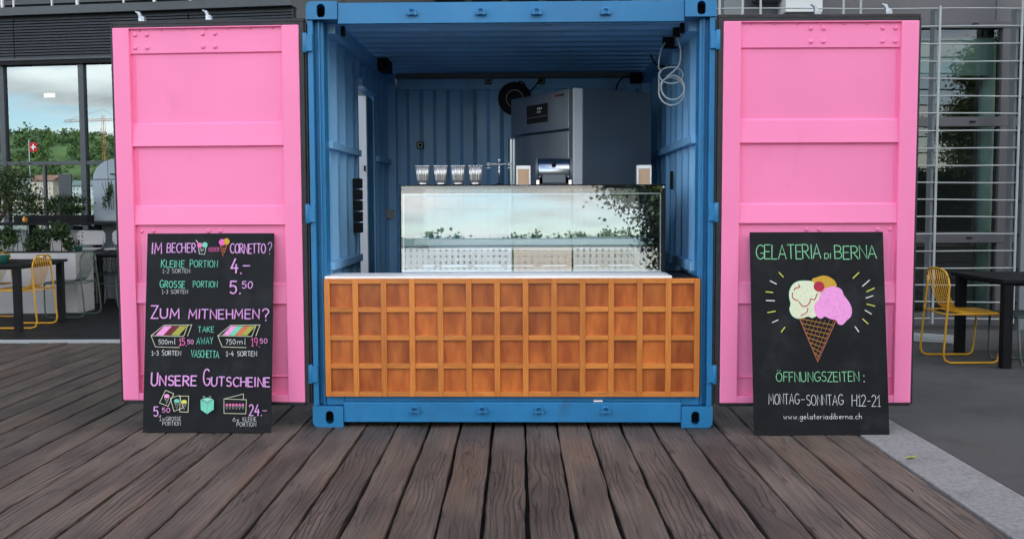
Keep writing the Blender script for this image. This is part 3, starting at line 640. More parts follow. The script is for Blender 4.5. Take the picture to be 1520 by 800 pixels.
# ================================================================== fittings inside
def fitting(name, label, cat, x, y, z, mb, m, bevel=0.002):
    t = mb.build(name, m, None, c2w(x,y,z), (0,0,TH), bevel=bevel); return tag(t, label, cat)
fan = cthing('exhaust_fan', 'round black exhaust fan with pale ring on the back wall', 'fan', -0.03, 2.735, 2.285)
MB().lathe([(0.115,0),(0.145,0.0),(0.145,0.02),(0.135,0.028),(0.118,0.024)], n=40, axis='Y').build('outer_ring', M['black'], fan)
MB().lathe([(0.11,0.001),(0.11,0.012),(0.086,0.022),(0.084,0.003)], n=40, axis='Y').build('middle_ring', M['grey_dk'], fan)
MB().lathe([(0.083,0.002),(0.083,0.020),(0.072,0.026),(0.070,0.004)], n=40, axis='Y').build('pale_ring', M['white'], fan)
MB().lathe([(0.069,0.002),(0.060,0.014),(0.03,0.022),(0.0,0.024)], n=40, axis='Y').build('hub', M['black'], fan)
def socket(x, z, y=2.734, lab='', sz=0.058, plug=False):
    t = cthing('socket', lab, 'socket', x, y, z)
    box('back_box', M['black'], t, -sz/2, sz/2, -0.03, 0, -sz/2, sz/2, bevel=0.004); box('cover', M['plastic_gr'], t, -sz/2+.008, sz/2-.008, -.036, -.0305, -sz/2+.008, sz/2-.008, bevel=0.002)
    MB().lathe([(0.013,0),(0.013,0.001),(0,0.001)], n=16, axis='Y').build('socket_hole', M['black'], t, (0,-.037,0))
    if plug: MB().tube([(0,-.04,0),(0,-.07,0)], 0.016, 12).build('plug', M['black'], t)
    return t
socket(-0.26, 2.440, 2.734, 'grey wall socket left of the fan on the back header'); socket(0.205, 2.436, 2.734, 'wall socket with a black plug right of the fan', plug=True); socket(-0.865, 1.884, 2.755, 'small black framed thermostat on the ribbed back wall', 0.062)
fitting('switch_box', 'pale grey switch box low on the back corner post', 'switch', -1.125, 2.655, 1.28, MB().box(-.035,.035,-.03,.014,-.04,.04), M['plastic_gr'], 0.004)
def cable(name, label, pts, r, m, x=0, y=0, z=0):
    # smooth through points (Catmull-Rom)
    P = [Vector(p) for p in pts]; P = [P[0]]+P+[P[-1]]; out_ = []
    for i in range(1, len(P)-2):
        for k in range(10):
            q = k/10; out_.append(0.5*((2*P[i])+(-P[i-1]+P[i+1])*q+(2*P[i-1]-5*P[i]+4*P[i+1]-P[i+2])*q*q+(-P[i-1]+3*P[i]-3*P[i+1]+P[i+2])*q**3))
    out_.append(P[-2]); t = MB().tube(out_, r, 8).build(name, m, None, c2w(x,y,z), (0,0,TH)); return tag(t, label, 'cable')
cable('power_cable', 'black power cable from the fan to the wall socket', [(0.205,2.66,2.436),(0.17,2.66,2.41),(0.12,2.67,2.35),(0.07,2.68,2.33),(0.06,2.69,2.40),(0.02,2.69,2.43),(-0.01,2.70,2.40)], 0.006, M['black'])
cable('power_cable', 'black power cable hanging behind the fridge', [(0.84,2.55,2.22),(0.85,2.58,2.36),(0.90,2.60,2.44),(0.98,2.62,2.46)], 0.006, M['black'])
fitting('junction_box', 'black junction box in the right rear ceiling corner', 'junction box', 1.02, 2.62, 2.45, MB().box(-.05,.05,-.04,.04,-.05,.04), M['black'], 0.004)
fitting('junction_box', 'black junction box midway along the left ceiling rail', 'junction box', -1.055, 1.95, 2.468, MB().box(-.03,.05,-.16,.10,-.055,.04), M['black'], 0.004)
fitting('cable_clip', 'small black clip on left rail just inside the front', 'clip', -1.075, 0.36, 2.46, MB().box(-.010,.014,-.02,.02,-.03,.03), M['black'])
fitting('cable_clip', 'small black clip on right rail just inside the front', 'clip', 1.072, 0.34, 2.46, MB().box(-.014,.012,-.02,.02,-.03,.03), M['black'])
t = cthing('bottle_shelf', 'stack of five black holders on the left wall', 'holder', -1.139, 0.97, 1.165)
for k in range(5): box('holder', M['black'], t, 0.0, 0.055, 0.0, 0.09, k*0.078, k*0.078+0.071, bevel=0.006)
fitting('door_latch', 'black latch on the ribbed right wall', 'latch', 1.128, 1.17, 1.53, MB().box(-.008,.010,-.025,.025,-.065,.065), M['black'])
# hose loops
hz = []
def el(cx, cz, rx, rz, a0, a1, n, y, dx=0, dz=0): return [(cx+rx*math.cos(R(a0+(a1-a0)*k/n)), y+0.002*k, cz+rz*math.sin(R(a0+(a1-a0)*k/n))) for k in range(n+1)]
hs = [(1.02,.76,2.44),(0.985,.72,2.37),(0.970,.69,2.27)]+el(1.052,2.215,0.080,0.055,150,530,22,.66)+el(1.050,2.105,0.086,0.092,170,520,26,.62)+el(1.052,2.125,0.078,0.080,160,480,22,.58)+[(1.085,.58,2.26),(1.098,.57,2.35),(1.078,.56,2.43),(1.06,.55,2.47)]
t = cable('coiled_hose', 'white coiled hose hanging from the right ceiling rail', hs, 0.0055, M['hose']); t['category'] = 'hose'
fitting('hose_hook', 'black hook holding the back end of the white hose', 'hook', 1.02, 0.78, 2.45, MB().box(-.012,.085,-.02,.02,-.045,.03), M['black'])
fitting('hose_hook', 'black hook holding the front end of the white hose', 'hook', 1.055, 0.54, 2.475, MB().box(-.012,.03,-.02,.02,-.035,.025), M['black'])
cable('short_lead', 'short black lead plugged in below the right rail', [(0.99,1.30,2.44),(1.02,1.25,2.37),(1.07,1.15,2.335),(1.10,1.10,2.335)], 0.006, M['black'])

# ================================================================== chalkboards
def A_(cx, cz, rx, rz, a0, a1, n=10): return [(cx+rx*math.cos(R(a0+(a1-a0)*k/n)), cz+rz*math.sin(R(a0+(a1-a0)*k/n))) for k in range(n+1)]
F = {
'A': (.72,[[(0,0),(.36,1),(.72,0)],[(.14,.34),(.58,.34)]]), 'B': (.6,[[(0,0),(0,1)],[(0,1)]+A_(.28,.76,.27,.24,90,-90)+[(0,.52)],[(0,.52)]+A_(.30,.26,.30,.26,90,-90)+[(0,0)]]),
'C': (.62,[A_(.40,.5,.40,.5,50,310,14)]), 'D': (.66,[[(0,0),(0,1)],[(0,1)]+A_(.22,.5,.44,.5,90,-90,12)+[(0,0)]]),
'E': (.52,[[(.52,1),(0,1),(0,0),(.52,0)],[(0,.52),(.44,.52)]]), 'F': (.5,[[(.5,1),(0,1),(0,0)],[(0,.52),(.42,.52)]]),
'G': (.68,[A_(.40,.5,.40,.5,50,330,14)+[(.72,.42),(.42,.42)]]), 'H': (.62,[[(0,0),(0,1)],[(.62,0),(.62,1)],[(0,.5),(.62,.5)]]),
'I': (.08,[[(.04,0),(.04,1)]]), 'K': (.6,[[(0,0),(0,1)],[(.56,1),(0,.45)],[(.16,.58),(.6,0)]]), 'L': (.48,[[(0,1),(0,0),(.48,0)]]),
'M': (.78,[[(0,0),(.06,1),(.39,.3),(.72,1),(.78,0)]]), 'N': (.62,[[(0,0),(0,1),(.62,0),(.62,1)]]), 'O': (.72,[A_(.36,.5,.36,.5,90,450,20)]),
'P': (.56,[[(0,0),(0,1)],[(0,1)]+A_(.27,.73,.28,.27,90,-90)+[(0,.46)]]), 'R': (.6,[[(0,0),(0,1)],[(0,1)]+A_(.27,.75,.27,.25,90,-90)+[(0,.5)],[(.2,.5),(.6,0)]]),
'S': (.54,[A_(.28,.76,.26,.24,40,240,10)+A_(.26,.26,.28,.26,80,-140,12)]), 'T': (.62,[[(0,1),(.62,1)],[(.31,1),(.31,0)]]),
'U': (.62,[[(0,1),(0,.32)]+A_(.31,.32,.31,.32,180,360,10)+[(.62,1)]]), 'V': (.66,[[(0,1),(.33,0),(.66,1)]]), 'W': (.9,[[(0,1),(.22,0),(.45,.75),(.68,0),(.9,1)]]),
'X': (.6,[[(0,1),(.6,0)],[(.6,1),(0,0)]]), 'Y': (.62,[[(0,1),(.31,.48),(.62,1)],[(.31,.48),(.31,0)]]), 'Z': (.6,[[(0,1),(.6,1),(0,0),(.6,0)]]),
'Ö': (.72,[A_(.36,.46,.36,.46,90,450,20),[(.2,1.12),(.22,1.17)],[(.5,1.12),(.52,1.17)]]),
'0': (.56,[A_(.28,.5,.28,.5,90,450,18)]), '1': (.3,[[(0,.72),(.24,1),(.24,0)],[(.04,0),(.42,0)]]), '2': (.54,[A_(.27,.72,.26,.28,160,-30,9)+[(0,0),(.54,0)]]),
'3': (.5,[A_(.22,.76,.26,.24,140,-90,9),A_(.22,.27,.28,.27,90,-140,10)]), '4': (.6,[[(.36,1),(0,.34),(.6,.34)],[(.44,.6),(.44,0)]]), '5': (.54,[[(.52,1),(.08,1),(.04,.56)]+A_(.25,.32,.28,.32,110,-140,12)]),
'6': (.54,[[(.42,1),(.10,.55)]+A_(.27,.29,.26,.29,150,510,16)]), '7': (.52,[[(0,1),(.52,1),(.16,0)]]), '9': (.52,[A_(.26,.7,.25,.28,-10,350,16)+[(.50,.5),(.40,0)]]),
'?': (.5,[A_(.25,.76,.25,.24,170,-40,9)+[(.25,.42),(.25,.26)],[(.25,.04),(.26,-.02)]]), '.': (.12,[[(.05,.03),(.07,-.02)]]), ':': (.12,[[(.05,.72),(.07,.66)],[(.05,.22),(.07,.16)]]),
'-': (.42,[[(.04,.45),(.38,.45)]]), ' ': (.42,[]),
'a': (.46,[A_(.22,.24,.21,.24,20,380,12),[(.44,.5),(.44,0)]]), 'b': (.46,[[(0,1),(0,0)],A_(.23,.24,.21,.24,180,-180,12)]), 'c': (.4,[A_(.24,.25,.22,.25,50,310,10)]),
'd': (.46,[A_(.22,.24,.21,.24,20,380,12),[(.44,1),(.44,0)]]), 'e': (.42,[[(.03,.27),(.42,.27)]+A_(.23,.25,.20,.25,10,310,10)]), 'g': (.46,[A_(.22,.26,.21,.22,20,380,12),[(.44,.5),(.44,-.2)]+A_(.22,-.2,.22,.16,0,-150,7)]),
'h': (.42,[[(0,1),(0,0)],[(0,.3)]+A_(.21,.3,.2,.2,180,0,7)+[(.41,0)]]), 'i': (.08,[[(.04,.5),(.04,0)],[(.04,.70),(.05,.75)]]), 'l': (.14,[[(.04,1),(.04,.08),(.14,0)]]), 'm': (.66,[[(0,.5),(0,0)],[(0,.32)]+A_(.16,.32,.16,.18,180,0,6)+[(.32,0)],[(.32,.32)]+A_(.49,.32,.16,.18,180,0,6)+[(.65,0)]]),
'n': (.42,[[(0,.5),(0,0)],[(0,.3)]+A_(.21,.3,.2,.2,180,0,7)+[(.41,0)]]), 'r': (.3,[[(0,.5),(0,0)],[(0,.3)]+A_(.17,.3,.16,.18,180,50,5)]), 't': (.3,[[(.12,.85),(.12,.1),(.26,0)],[(0,.52),(.3,.52)]]),
'w': (.6,[[(0,.5),(.15,0),(.30,.42),(.45,0),(.6,.5)]]), 'x': (.4,[[(0,.5),(.4,0)],[(.4,.5),(0,0)]]),
}
class Board:
    def __init__(s, name, label, cx, y0, ytop, h, w_, rect, rz=0):
        s.px = rect; s.w = w_; s.h = h; s.ht = 0.0
        s.root = MB().box(-w_/2, w_/2, 0, 0.008, 0, h).build(name, M['board'], None, (cx, y0, 0.003), (-math.asin((ytop-y0)/h), 0, rz), bevel=0.001)
        tag(s.root, label, 'chalkboard')
    def uv(s, x, y):
        x0, x1, y0, y1 = s.px; return ((x-(x0+x1)/2)/(x1-x0)*s.w, (y1-y)/(y1-y0)*s.h)
    def lay(s): s.ht += 0.00006; return -0.0006-s.ht
    def ribbon(s, m, pts, wd):
        if len(pts) < 2: return
        y = s.lay(); P = [Vector((a,b)) for a,b in pts]; n = len(P); closed = (P[0]-P[-1]).length < 1e-6 and n > 3
        e0 = (P[0]-P[1]).normalized()*wd*0.35; e1 = (P[-1]-P[-2]).normalized()*wd*0.35
        L_, R_ = [], []
        for i in range(n):
            if closed: a = P[i-1 if i else n-2]; c = P[i+1 if i < n-1 else 1]
            else: a = P[max(i-1,0)]; c = P[min(i+1,n-1)]
            d1 = (P[i]-a); d2 = (c-P[i])
            if d1.length < 1e-9: d1 = d2
            if d2.length < 1e-9: d2 = d1
            d1.normalize(); d2.normalize(); t = (d1+d2)
            if t.length < 0.3: t = d2
            t.normalize(); nn_ = Vector((-t.y, t.x)); k = 1/max(0.55, nn_.dot(Vector((-d2.y, d2.x)))); nn_ *= k*wd/2*random.uniform(.9,1.08)
            L_.append(P[i]+nn_); R_.append(P[i]-nn_)
        if not closed:
            L_[0] += e0; R_[0] += e0*0.6; L_[-1] += e1*0.6; R_[-1] += e1
        vs = [(p.x,y,p.y) for p in L_]+[(p.x,y,p.y) for p in R_]
        m.add(vs, [(i,i+1,n+i+1,n+i) for i in range(n-1)])
    def text(s, txt, x0, x1, yb, yt, wd, col, name='lettering', jit=0.03, shadow=None, slope=0, sp=0.24, caps=None):
        """text between pixel columns x0..x1, baseline yb, cap line yt (columns and rows of the board's own face)"""
        tot = sum(F[c][0]+sp for c in txt)-sp
        for pas in ((shadow, -0.30),(col, 0.0)) if shadow else ((col, 0.0),):
            rd = random.Random(txt+str(x0)); m = MB(); u = 0
            for i, c in enumerate(txt):
                H = yb-yt; k = 1.0
                if caps and i in caps: k = caps[0] if not isinstance(caps, dict) else caps[i]
                ja, jb = rd.uniform(-jit,jit), rd.uniform(-jit,jit); js = rd.uniform(-0.05,0.05)
                for st_ in F[c][1]:
                    pts = []
                    for a, b_ in st_:
                        X = x0+(u+a+b_*js+ja)/tot*(x1-x0); Y = yb-(b_*k+jb)*H+slope*(X-x0)
                        q = s.uv(X, Y); pts.append((q[0]+pas[1]*wd, q[1]+pas[1]*wd*0.5))
                    s.ribbon(m, pts, wd)
                u += F[c][0]+sp
            if m.f: m.build(name, CH[pas[0]], s.root, recalc=False)
    def line(s, strokes, wd, col, name='chalk_drawing', each=False):
        if each:
            for q in strokes: s.line([q], wd, col, 'chalk_dash')
            return
        m = MB()
        for st_ in strokes: s.ribbon(m, [s.uv(*p) for p in st_], wd)
        m.build(name, CH[col], s.root, recalc=False)
    def fill(s, polys, col, name='chalk_drawing'):
        m = MB()
        for p in polys:
            y = s.lay(); m.poly([(q[0], y, q[1]) for q in (s.uv(*c) for c in p)])
        m.build(name, CH[col], s.root, recalc=False)
def smooth(pts, n=5, closed=True):
    P = [Vector(p) for p in pts]; m = len(P); out_ = []
    for i in range(m if closed else m-1):
        p0, p1, p2, p3 = (P[(i-1)%m], P[i], P[(i+1)%m], P[(i+2)%m]) if closed else (P[max(i-1,0)], P[i], P[i+1], P[min(i+2,m-1)])
        for k in range(n):
            q = k/n; v = 0.5*((2*p1)+(-p0+p2)*q+(2*p0-5*p1+4*p2-p3)*q*q+(-p0+3*p1-3*p2+p3)*q**3); out_.append((v.x, v.y))
    if not closed: out_.append((P[-1].x, P[-1].y))
    return out_
def disc(cx, cy, rx, ry=None, n=18): ry = ry or rx; return [(cx+rx*math.cos(2*PI*k/n), cy+ry*math.sin(2*PI*k/n)) for k in range(n)]
# --- price board (all coordinates in columns / rows of the board face, 192 x 296)
B = Board('price_chalkboard', 'black chalkboard with ice cream prices leaning on the left pink door', -1.832, -0.134, 0.022, 1.20, 0.778, (211,403,346,642), R(-1.5))
B.text('IM', 218.5, 233, 376, 360, .0060, 'lilac', shadow='pink'); B.text('BECHER', 241.5, 285, 374.5, 361, .0052, 'lilac', shadow='pink'); B.text('ODER', 305, 321, 373, 367.5, .0024, 'pink')
B.text('CORNETTO', 338, 391, 376, 362, .0052, 'lilac', shadow='pink', sp=.16); B.text('?', 394, 399.5, 377, 359.5, .0040, 'lilac')
B.line([[(289,366),(291,377),(299,377.5),(301,366)]], .0028, 'white'); B.fill([disc(291.5,364,4.2,3.8)], 'pink'); B.fill([disc(299,363.5,4.2,4.2)], 'mint'); B.line([[(285.5,356.5),(289.5,361.5)]], .0040, 'white'); B.line([smooth([(291.5,371),(293,369),(295,371),(293,373),(296.5,371.5),(297,369)],4,False)], .002, 'white')
B.fill([disc(325,359.5,4.8,4.8)], 'magenta'); B.fill([disc(331.5,358.5,5,5)], 'ochre'); B.line([[(322.5,364),(326.5,381),(332.5,364)],[(323,367),(331,370)],[(324,371),(330,374)],[(331.5,367),(325,372)],[(330,372),(326,376)],[(322.5,364.5),(332.5,364.5)]], .0022, 'orange')
B.text('KLEINE', 233.5, 268.5, 397, 387, .0044, 'mint', caps={0:1.15}); B.text('PORTION', 277, 319, 397, 387, .0036, 'mint', caps={0:1.15}); B.text('1-2 SORTEN', 236, 277.5, 405.5, 399.5, .0017, 'white', jit=.012)
B.text('4.', 340, 356, 406, 385, .0080, 'lilac', shadow='pink'); B.text('-', 357, 369, 400, 388, .0070, 'lilac')
B.text('GROSSE', 233, 270, 427.5, 418, .0044, 'mint', caps={0:1.15}); B.text('PORTION', 283, 319.5, 427, 418, .0036, 'mint'); B.text('1-3 SORTEN', 236, 275, 436.5, 430.5, .0017, 'white', jit=.012)
B.text('5.', 338.5, 355, 436.5, 418.5, .0080, 'lilac', shadow='pink'); B.text('50', 357, 372.5, 428.5, 418.5, .0046, 'lilac', shadow='pink')
B.text('ZUM', 221, 263, 473, 459, .0072, 'lilac', shadow='pink', caps={0:1.32}); B.text('MITNEHMEN', 277.5, 383, 473.5, 460, .0066, 'lilac', shadow='pink'); B.text('?', 389.5, 398.5, 476, 459, .0066, 'lilac', shadow='pink')
def tub(x0, cols, w_):
    B.line([[(x0,499),(x0+19,483.5),(x0+w_+2,483),(x0+w_-4,499.5)],[(x0,499),(x0+w_-10,500),(x0+w_-4,484)],[(x0,499),(x0+7,515.5),(x0+43,516.5)]], .0030, 'cream')
    n = len(cols); a0 = x0+7; 
    for i, c in enumerate(cols):
        wdt = (w_-24)/n; xa = a0+i*wdt; B.fill([[(xa,498),(xa+12.5,484.8),(xa+12.5+wdt,484.8),(xa+wdt,498.6)]], c)
tub(221.5, ['rose','maroon','olive'], 59); tub(322, ['rose','mint','orange','olive'], 61)
B.text('500', 233, 246, 511.5, 505, .0026, 'white'); B.text('ml', 248, 258.5, 511.5, 503, .0026, 'white'); B.text('15', 264, 272.5, 513, 503, .0046, 'pink'); B.text('.', 273.5, 276, 514, 508, .0044, 'rose'); B.text('50', 276.5, 285.5, 511, 505, .0034, 'rose')
B.text('750', 334.5, 348.5, 511.5, 504.5, .0026, 'white'); B.text('ml', 352, 364, 511.5, 503, .0026, 'white'); B.text('19', 372.5, 382, 514, 502, .0036, 'pink'); B.text('.', 383.5, 386, 515, 508, .0040, 'rose'); B.text('50', 385.5, 396.5, 510, 503.5, .0034, 'rose')
B.text('TAKE', 292.5, 316, 493.5, 485.5, .0034, 'mint', slope=0.02); B.text('AWAY', 290.5, 315, 511.5, 502, .0032, 'mint', slope=-0.03); B.text('VASCHETTA', 283, 324.5, 530.5, 520.5, .0036, 'mint', sp=.12, slope=.03)
B.text('1-3 SORTEN', 223.5, 267.5, 528, 521.5, .0028, 'white', caps={4:1.2}); B.text('1-4 SORTEN', 335.5, 381.5, 529, 522, .0028, 'white')
B.text('UNSERE', 224.5, 292, 572.5, 558.5, .0078, 'lilac', shadow='pink', caps={0:1.35}); B.text('GUTSCHEINE', 303, 401.5, 572.5, 559.5, .0068, 'lilac', shadow='pink', caps={0:1.85}, slope=0.015)
for (q, cs) in (([(246,579.5),(258.5,584.5),(250.5,603),(237.5,598)],'rose'), ([(253.5,591),(267,587),(273,605),(259.5,610.5)],'mint'), ([(268.5,588),(281,588),(280.5,611.5),(268,611)],'yellow')):
    B.fill([q], 'maroon') if False else None
    B.line([q+[q[0]]], .0030, 'cream'); cx = sum(p[0] for p in q)/4; cy = sum(p[1] for p in q)/4
    B.fill([disc(cx,cy-3.2,4,3)], cs); B.line([[(cx-3.4,cy-1),(cx+.2,cy+8),(cx+3.4,cy-1)],[(cx-2,cy+1),(cx+2,cy+3)]], .0014, 'white')
B.text('5.', 229.5, 240, 617, 603.5, .0060, 'lilac', shadow='pink'); B.text('50', 242, 253.5, 612, 605.5, .0034, 'rose'); B.text('1x', 237.5, 246, 624, 617.5, .0016, 'white', jit=.012); B.text('GROSSE', 248, 270.5, 624, 618.5, .0017, 'white', jit=.012); B.text('PORTION', 243, 270, 631, 625.5, .0017, 'white', jit=.012)
B.fill([[(299,594),(309,598.5),(309,614),(299.8,608)],[(309.6,598.5),(319,593.5),(319,607.5),(309.6,614)],[(299.5,593),(309,590),(318.5,592.8),(309.2,597.4)]], 'mint'); B.line([smooth([(308.5,594),(304,588),(303,591),(308.5,593.5),(313,588),(314.5,591),(309,594)],4,False)], .0017, 'white'); B.line([[(299,593.5),(309.3,598),(319,593.5)],[(309.3,598),(309.3,614)]], .0009, 'white')
B.line([[(334,592),(367.5,593),(367,613.5),(334.5,613),(334,592),(363,584.5),(363,592)]], .0028, 'cream')
for k in range(6):
    x = 338.5+k*4.8; B.fill([disc(x,600.5,1.9,1.8,10)], 'pink'); B.line([[(x-1.6,602),(x,607.5),(x+1.6,602)]], .0014, 'white')
B.text('24.', 372.5, 391, 616, 600, .0056, 'lilac', shadow='pink'); B.text('-', 392, 399.5, 613, 604, .0036, 'rose'); B.text('6x', 348, 357, 624.5, 619, .0017, 'white', jit=.012); B.text('KLEINE', 363, 383, 624.5, 618.5, .0017, 'white', jit=.012); B.text('PORTION', 354, 382.5, 632, 626, .0017, 'white', jit=.012)
# --- sign board
B2 = Board('sign_chalkboard', 'black chalkboard with a big painted ice cream cone leaning on the right door', 1.827, -0.226, -0.055, 1.20, 0.797, (1117,1317,345,646), R(0.3))
B = B2; C = lambda x, y: (1100+x/4.848, 335+y/4.848)
B.text('GELATERIA', 1125.5, 1223, 385, 364, .0048, 'green', sp=.14); B.text('DI', 1228, 1237, 385, 377, .0040, 'green'); B.text('BERNA', 1243.5, 1306.5, 385.5, 366, .0046, 'green', sp=.14)
B.fill([smooth([C(525,400),C(560,378),C(610,366),C(655,378),C(690,405),C(700,450),C(640,500),C(560,480)])], 'ochre')
B.fill([smooth([C(480,402),C(530,410),C(570,450),C(590,520),C(600,600),C(560,650),C(520,672),C(490,662),C(455,672),C(410,676),C(375,655),C(357,610),C(366,570),C(357,520),C(362,470),C(390,425),C(430,405)])], 'cream')
B.line([smooth([C(480,402),C(430,405),C(390,425),C(362,470),C(357,520),C(366,570),C(357,610),C(375,655),C(410,676)],5,False)], .0024, 'mint')
B.fill([smooth([C(690,446),C(735,465),C(755,510),C(790,560),C(808,610),C(800,660),C(770,690),C(735,722),C(705,715),C(690,690),C(650,680),C(610,662),C(590,676),C(560,668),C(536,620),C(540,570),C(570,540),C(590,490),C(620,460),C(650,448)])], 'rose')
B.fill([disc(*C(575,445), 8.1, 7.8, 26)], 'red')
B.line([smooth([C(428,428),C(432,450),C(405,455),C(392,472)],5,False), smooth([C(383,490),C(380,520),C(398,540),C(420,545)],5,False), smooth([C(428,555),C(450,585),C(480,585),C(505,560),C(512,535),C(540,540),C(555,510),C(562,495)],5,False), smooth([C(490,600),C(482,630),C(460,645),C(437,655)],5,False)], .0062, 'red')
apex = C(550,232+752); 
cz0 = [C(428,676), C(690,690)]; AP = (1100+550/4.848, 490+232/4.848)
def lerp(a, b, t): return (a[0]+(b[0]-a[0])*t, a[1]+(b[1]-a[1])*t)
st_ = []
for k in range(9):
    t0 = k/9.0; t1 = min(1.0, t0+0.16); st_.append([lerp(cz0[0],AP,t0), lerp(cz0[1],AP,min(1,t0+0.12))])
B.line(st_, .0028, 'ochre')
st_ = []
for k in range(8):
    a = lerp(cz0[0],cz0[1],(k+1)/8.5); b_ = lerp(cz0[0],AP,min(.96,(k+1)/8.0)); st_.append([a,b_])
B.line(st_, .0024, 'brown')
B.line([[cz0[0],AP,cz0[1]]], .0066, 'brown'); 
yl = [((287,342),(318,376)),((189,482),(238,487)),((197,632),(254,622)),((320,738),(293,772)),((866,345),(822,386)),((974,458),(918,484)),((917,573),(974,588)),((883,680),(921,715))]
wl_ = [((222,403),(266,426)),((189,545),(250,547)),((272,685),(230,704)),((941,400),(888,445)),((963,513),(911,530)),((902,617),(947,645)),((826,735),(852,773))]
B.line([[C(*a),C(*b_)] for a,b_ in yl], .0056, 'yellow', each=True); B.line([[C(*a),C(*b_)] for a,b_ in wl_], .0054, 'white', each=True)
B.text('ÖFFNUNGSZEITEN', 1151, 1274, 567.5, 553.5, .0038, 'green', sp=.2); B.text(':', 1280.5, 1283.5, 571, 554, .0042, 'white')
B.text('MONTAG', 1139.5, 1184, 600.5, 585.5, .0028, 'white', sp=.16); B.text('-', 1186.5, 1193, 600, 586, .0026, 'white'); B.text('SONNTAG', 1195.5, 1249, 602, 587, .0028, 'white', sp=.16, slope=-.0); B.text('H12-21', 1262, 1303, 604, 587.5, .0028, 'white', sp=.18)
B.text('www.gelateriadiberna.ch', 1160.5, 1275.5, 622.5, 614, .0024, 'white', jit=.015, sp=.22)
# ---- painted ground part of the script continues: surroundings

# ================================================================== left terrace
tf = bpy.data.objects.new('terrace_floor', None); COL.objects.link(tf); tag(tf, kind='structure')
for i in range(34):
    y0 = 3.785+i*0.17
    box('terrace_board', M['floor_dk'], tf, -16, -2.2, y0+0.003, y0+0.167, -0.05, 0.012+random.uniform(-.001,.001), bevel=0.002, seg=1)
box('terrace_edge_strip', M['plastic_gr'], tf, -16, -2.2, 3.758, 3.783, -0.12, 0.024, bevel=0.003)
box('terrace_base', M['dark'], tf, -16, -2.2, 3.784, 9.9, -0.135, -0.055)

def wire_chair(col, label, loc, rz, group):
    """x forward, front of the seat at +x"""
    t = thing('wire_chair', label, 'chair', loc, rz, group); h = 0.0095
    for s in (-1, 1):
        y = s*0.235
        p = [(0.225,y*0.9,0.425),(0.215,y,0.10),(0.20,y,0.03),(0.165,y,0.0105),(-0.20,y,0.0105),(-0.245,y,0.03),(-0.26,y,0.08),(-0.235,y*0.97,0.40),(-0.215,y*0.93,0.66),(-0.222,y*0.86,0.73)]
        MB().tube(p, h, 8).build('side_frame', col, t)
    MB().tube([(-0.222,-0.202,0.73),(-0.232,-0.175,0.775),(-0.238,-0.12,0.795),(-0.24,0,0.80),(-0.238,0.12,0.795),(-0.232,0.175,0.775),(-0.222,0.202,0.73)], h, 8).build('top_hoop', col, t)
    for k in range(9):
        y = -0.17+k*0.0425; zt_ = 0.795-0.02*(abs(y)/0.17)**3
        MB().tube([(-0.238,y,zt_),(-0.222,y*0.97,0.70),(-0.185,y*0.94,0.56),(-0.14,y*0.92,0.47),(-0.09,y*0.92,0.437),(-0.02,y*0.92,0.433)], 0.0042, 6).build('back_wire', col, t)
    MB().prism(rrect(-0.13,0.235,-0.212,0.212,0.05), 0.4255, 0.4345, 'Z').build('seat', col, t, bevel=0.003)
    rl = MB()
    for s in (-1,1): rl.tube([(-0.237,s*0.226,0.420),(0.224,s*0.212,0.420)], 0.0075, 8)
    rl.tube([(-0.237,-0.226,0.420),(-0.237,0.226,0.420)], 0.007, 8).tube([(0.222,-0.205,0.412),(0.222,0.205,0.412)], 0.007, 8); rl.build('seat_rail', col, t)
    return t
wire_chair(M['yellow'], 'yellow wire chair pushed under the black table at far left', (-5.50,4.93,0.013), PI, 'wire chairs on the terrace')
wire_chair(M['yellow'], 'yellow wire chair behind the near left table, cut by the photo edge', (-6.33,5.62,0.013), PI*0.98, 'wire chairs on the terrace')
wire_chair(M['green_dk'], 'dark green wire chair in front of the white planter end', (-5.42,5.92,0.013), PI, 'wire chairs on the terrace')
wire_chair(M['green_dk'], 'dark green wire chair beside the pink door, behind the planter', (-5.02,6.98,0.013), PI*1.06, 'wire chairs on the terrace')
wire_chair(M['grey_dk'], 'charcoal wire chair on the far side of the second terrace table', (-5.55,7.35,0.013), -PI/2, 'wire chairs on the terrace')
wire_chair(M['yellow'], 'yellow wire chair by the black table right of the container', (3.90,2.53,0.0), 0.0, 'wire chairs on the asphalt')
wire_chair(M['green_dk'], 'dark green wire chair at the right edge of the photo', (4.36,2.30,0.0), PI*1.02, 'wire chairs on the asphalt')
def black_table(label, x0, x1, y0, y1, z=0.735, gz=0.0, lw=0.07, inset=0.03):
    t = thing('black_table', label, 'table', ((x0+x1)/2,(y0+y1)/2,gz)); a, b_ = (x1-x0)/2, (y1-y0)/2; z -= gz
    box('table_top', M['black'], t, -a, a, -b_, b_, z-0.03, z, bevel=0.004); box('apron', M['black'], t, -a+.05, a-.05, -b_+.05, b_-.05, z-0.055, z-0.031)
    for sx in (-1,1):
        for sy in (-1,1): box('leg', M['black'], t, *sorted((sx*(a-inset), sx*(a-inset-lw))), *sorted((sy*(b_-inset), sy*(b_-inset-lw))), 0, z-0.0305, bevel=0.002)
    return t
black_table('long black table at the far left beside the yellow chair', -6.9, -5.29, 4.46, 5.58, 0.735, 0.013)
black_table('black table behind the white planter next to the pink door', -6.3, -5.12, 6.78, 7.6, 0.735, 0.013)
black_table('black table on the asphalt right of the container', 3.99, 5.3, 2.02, 2.98, 0.735, 0, 0.075)
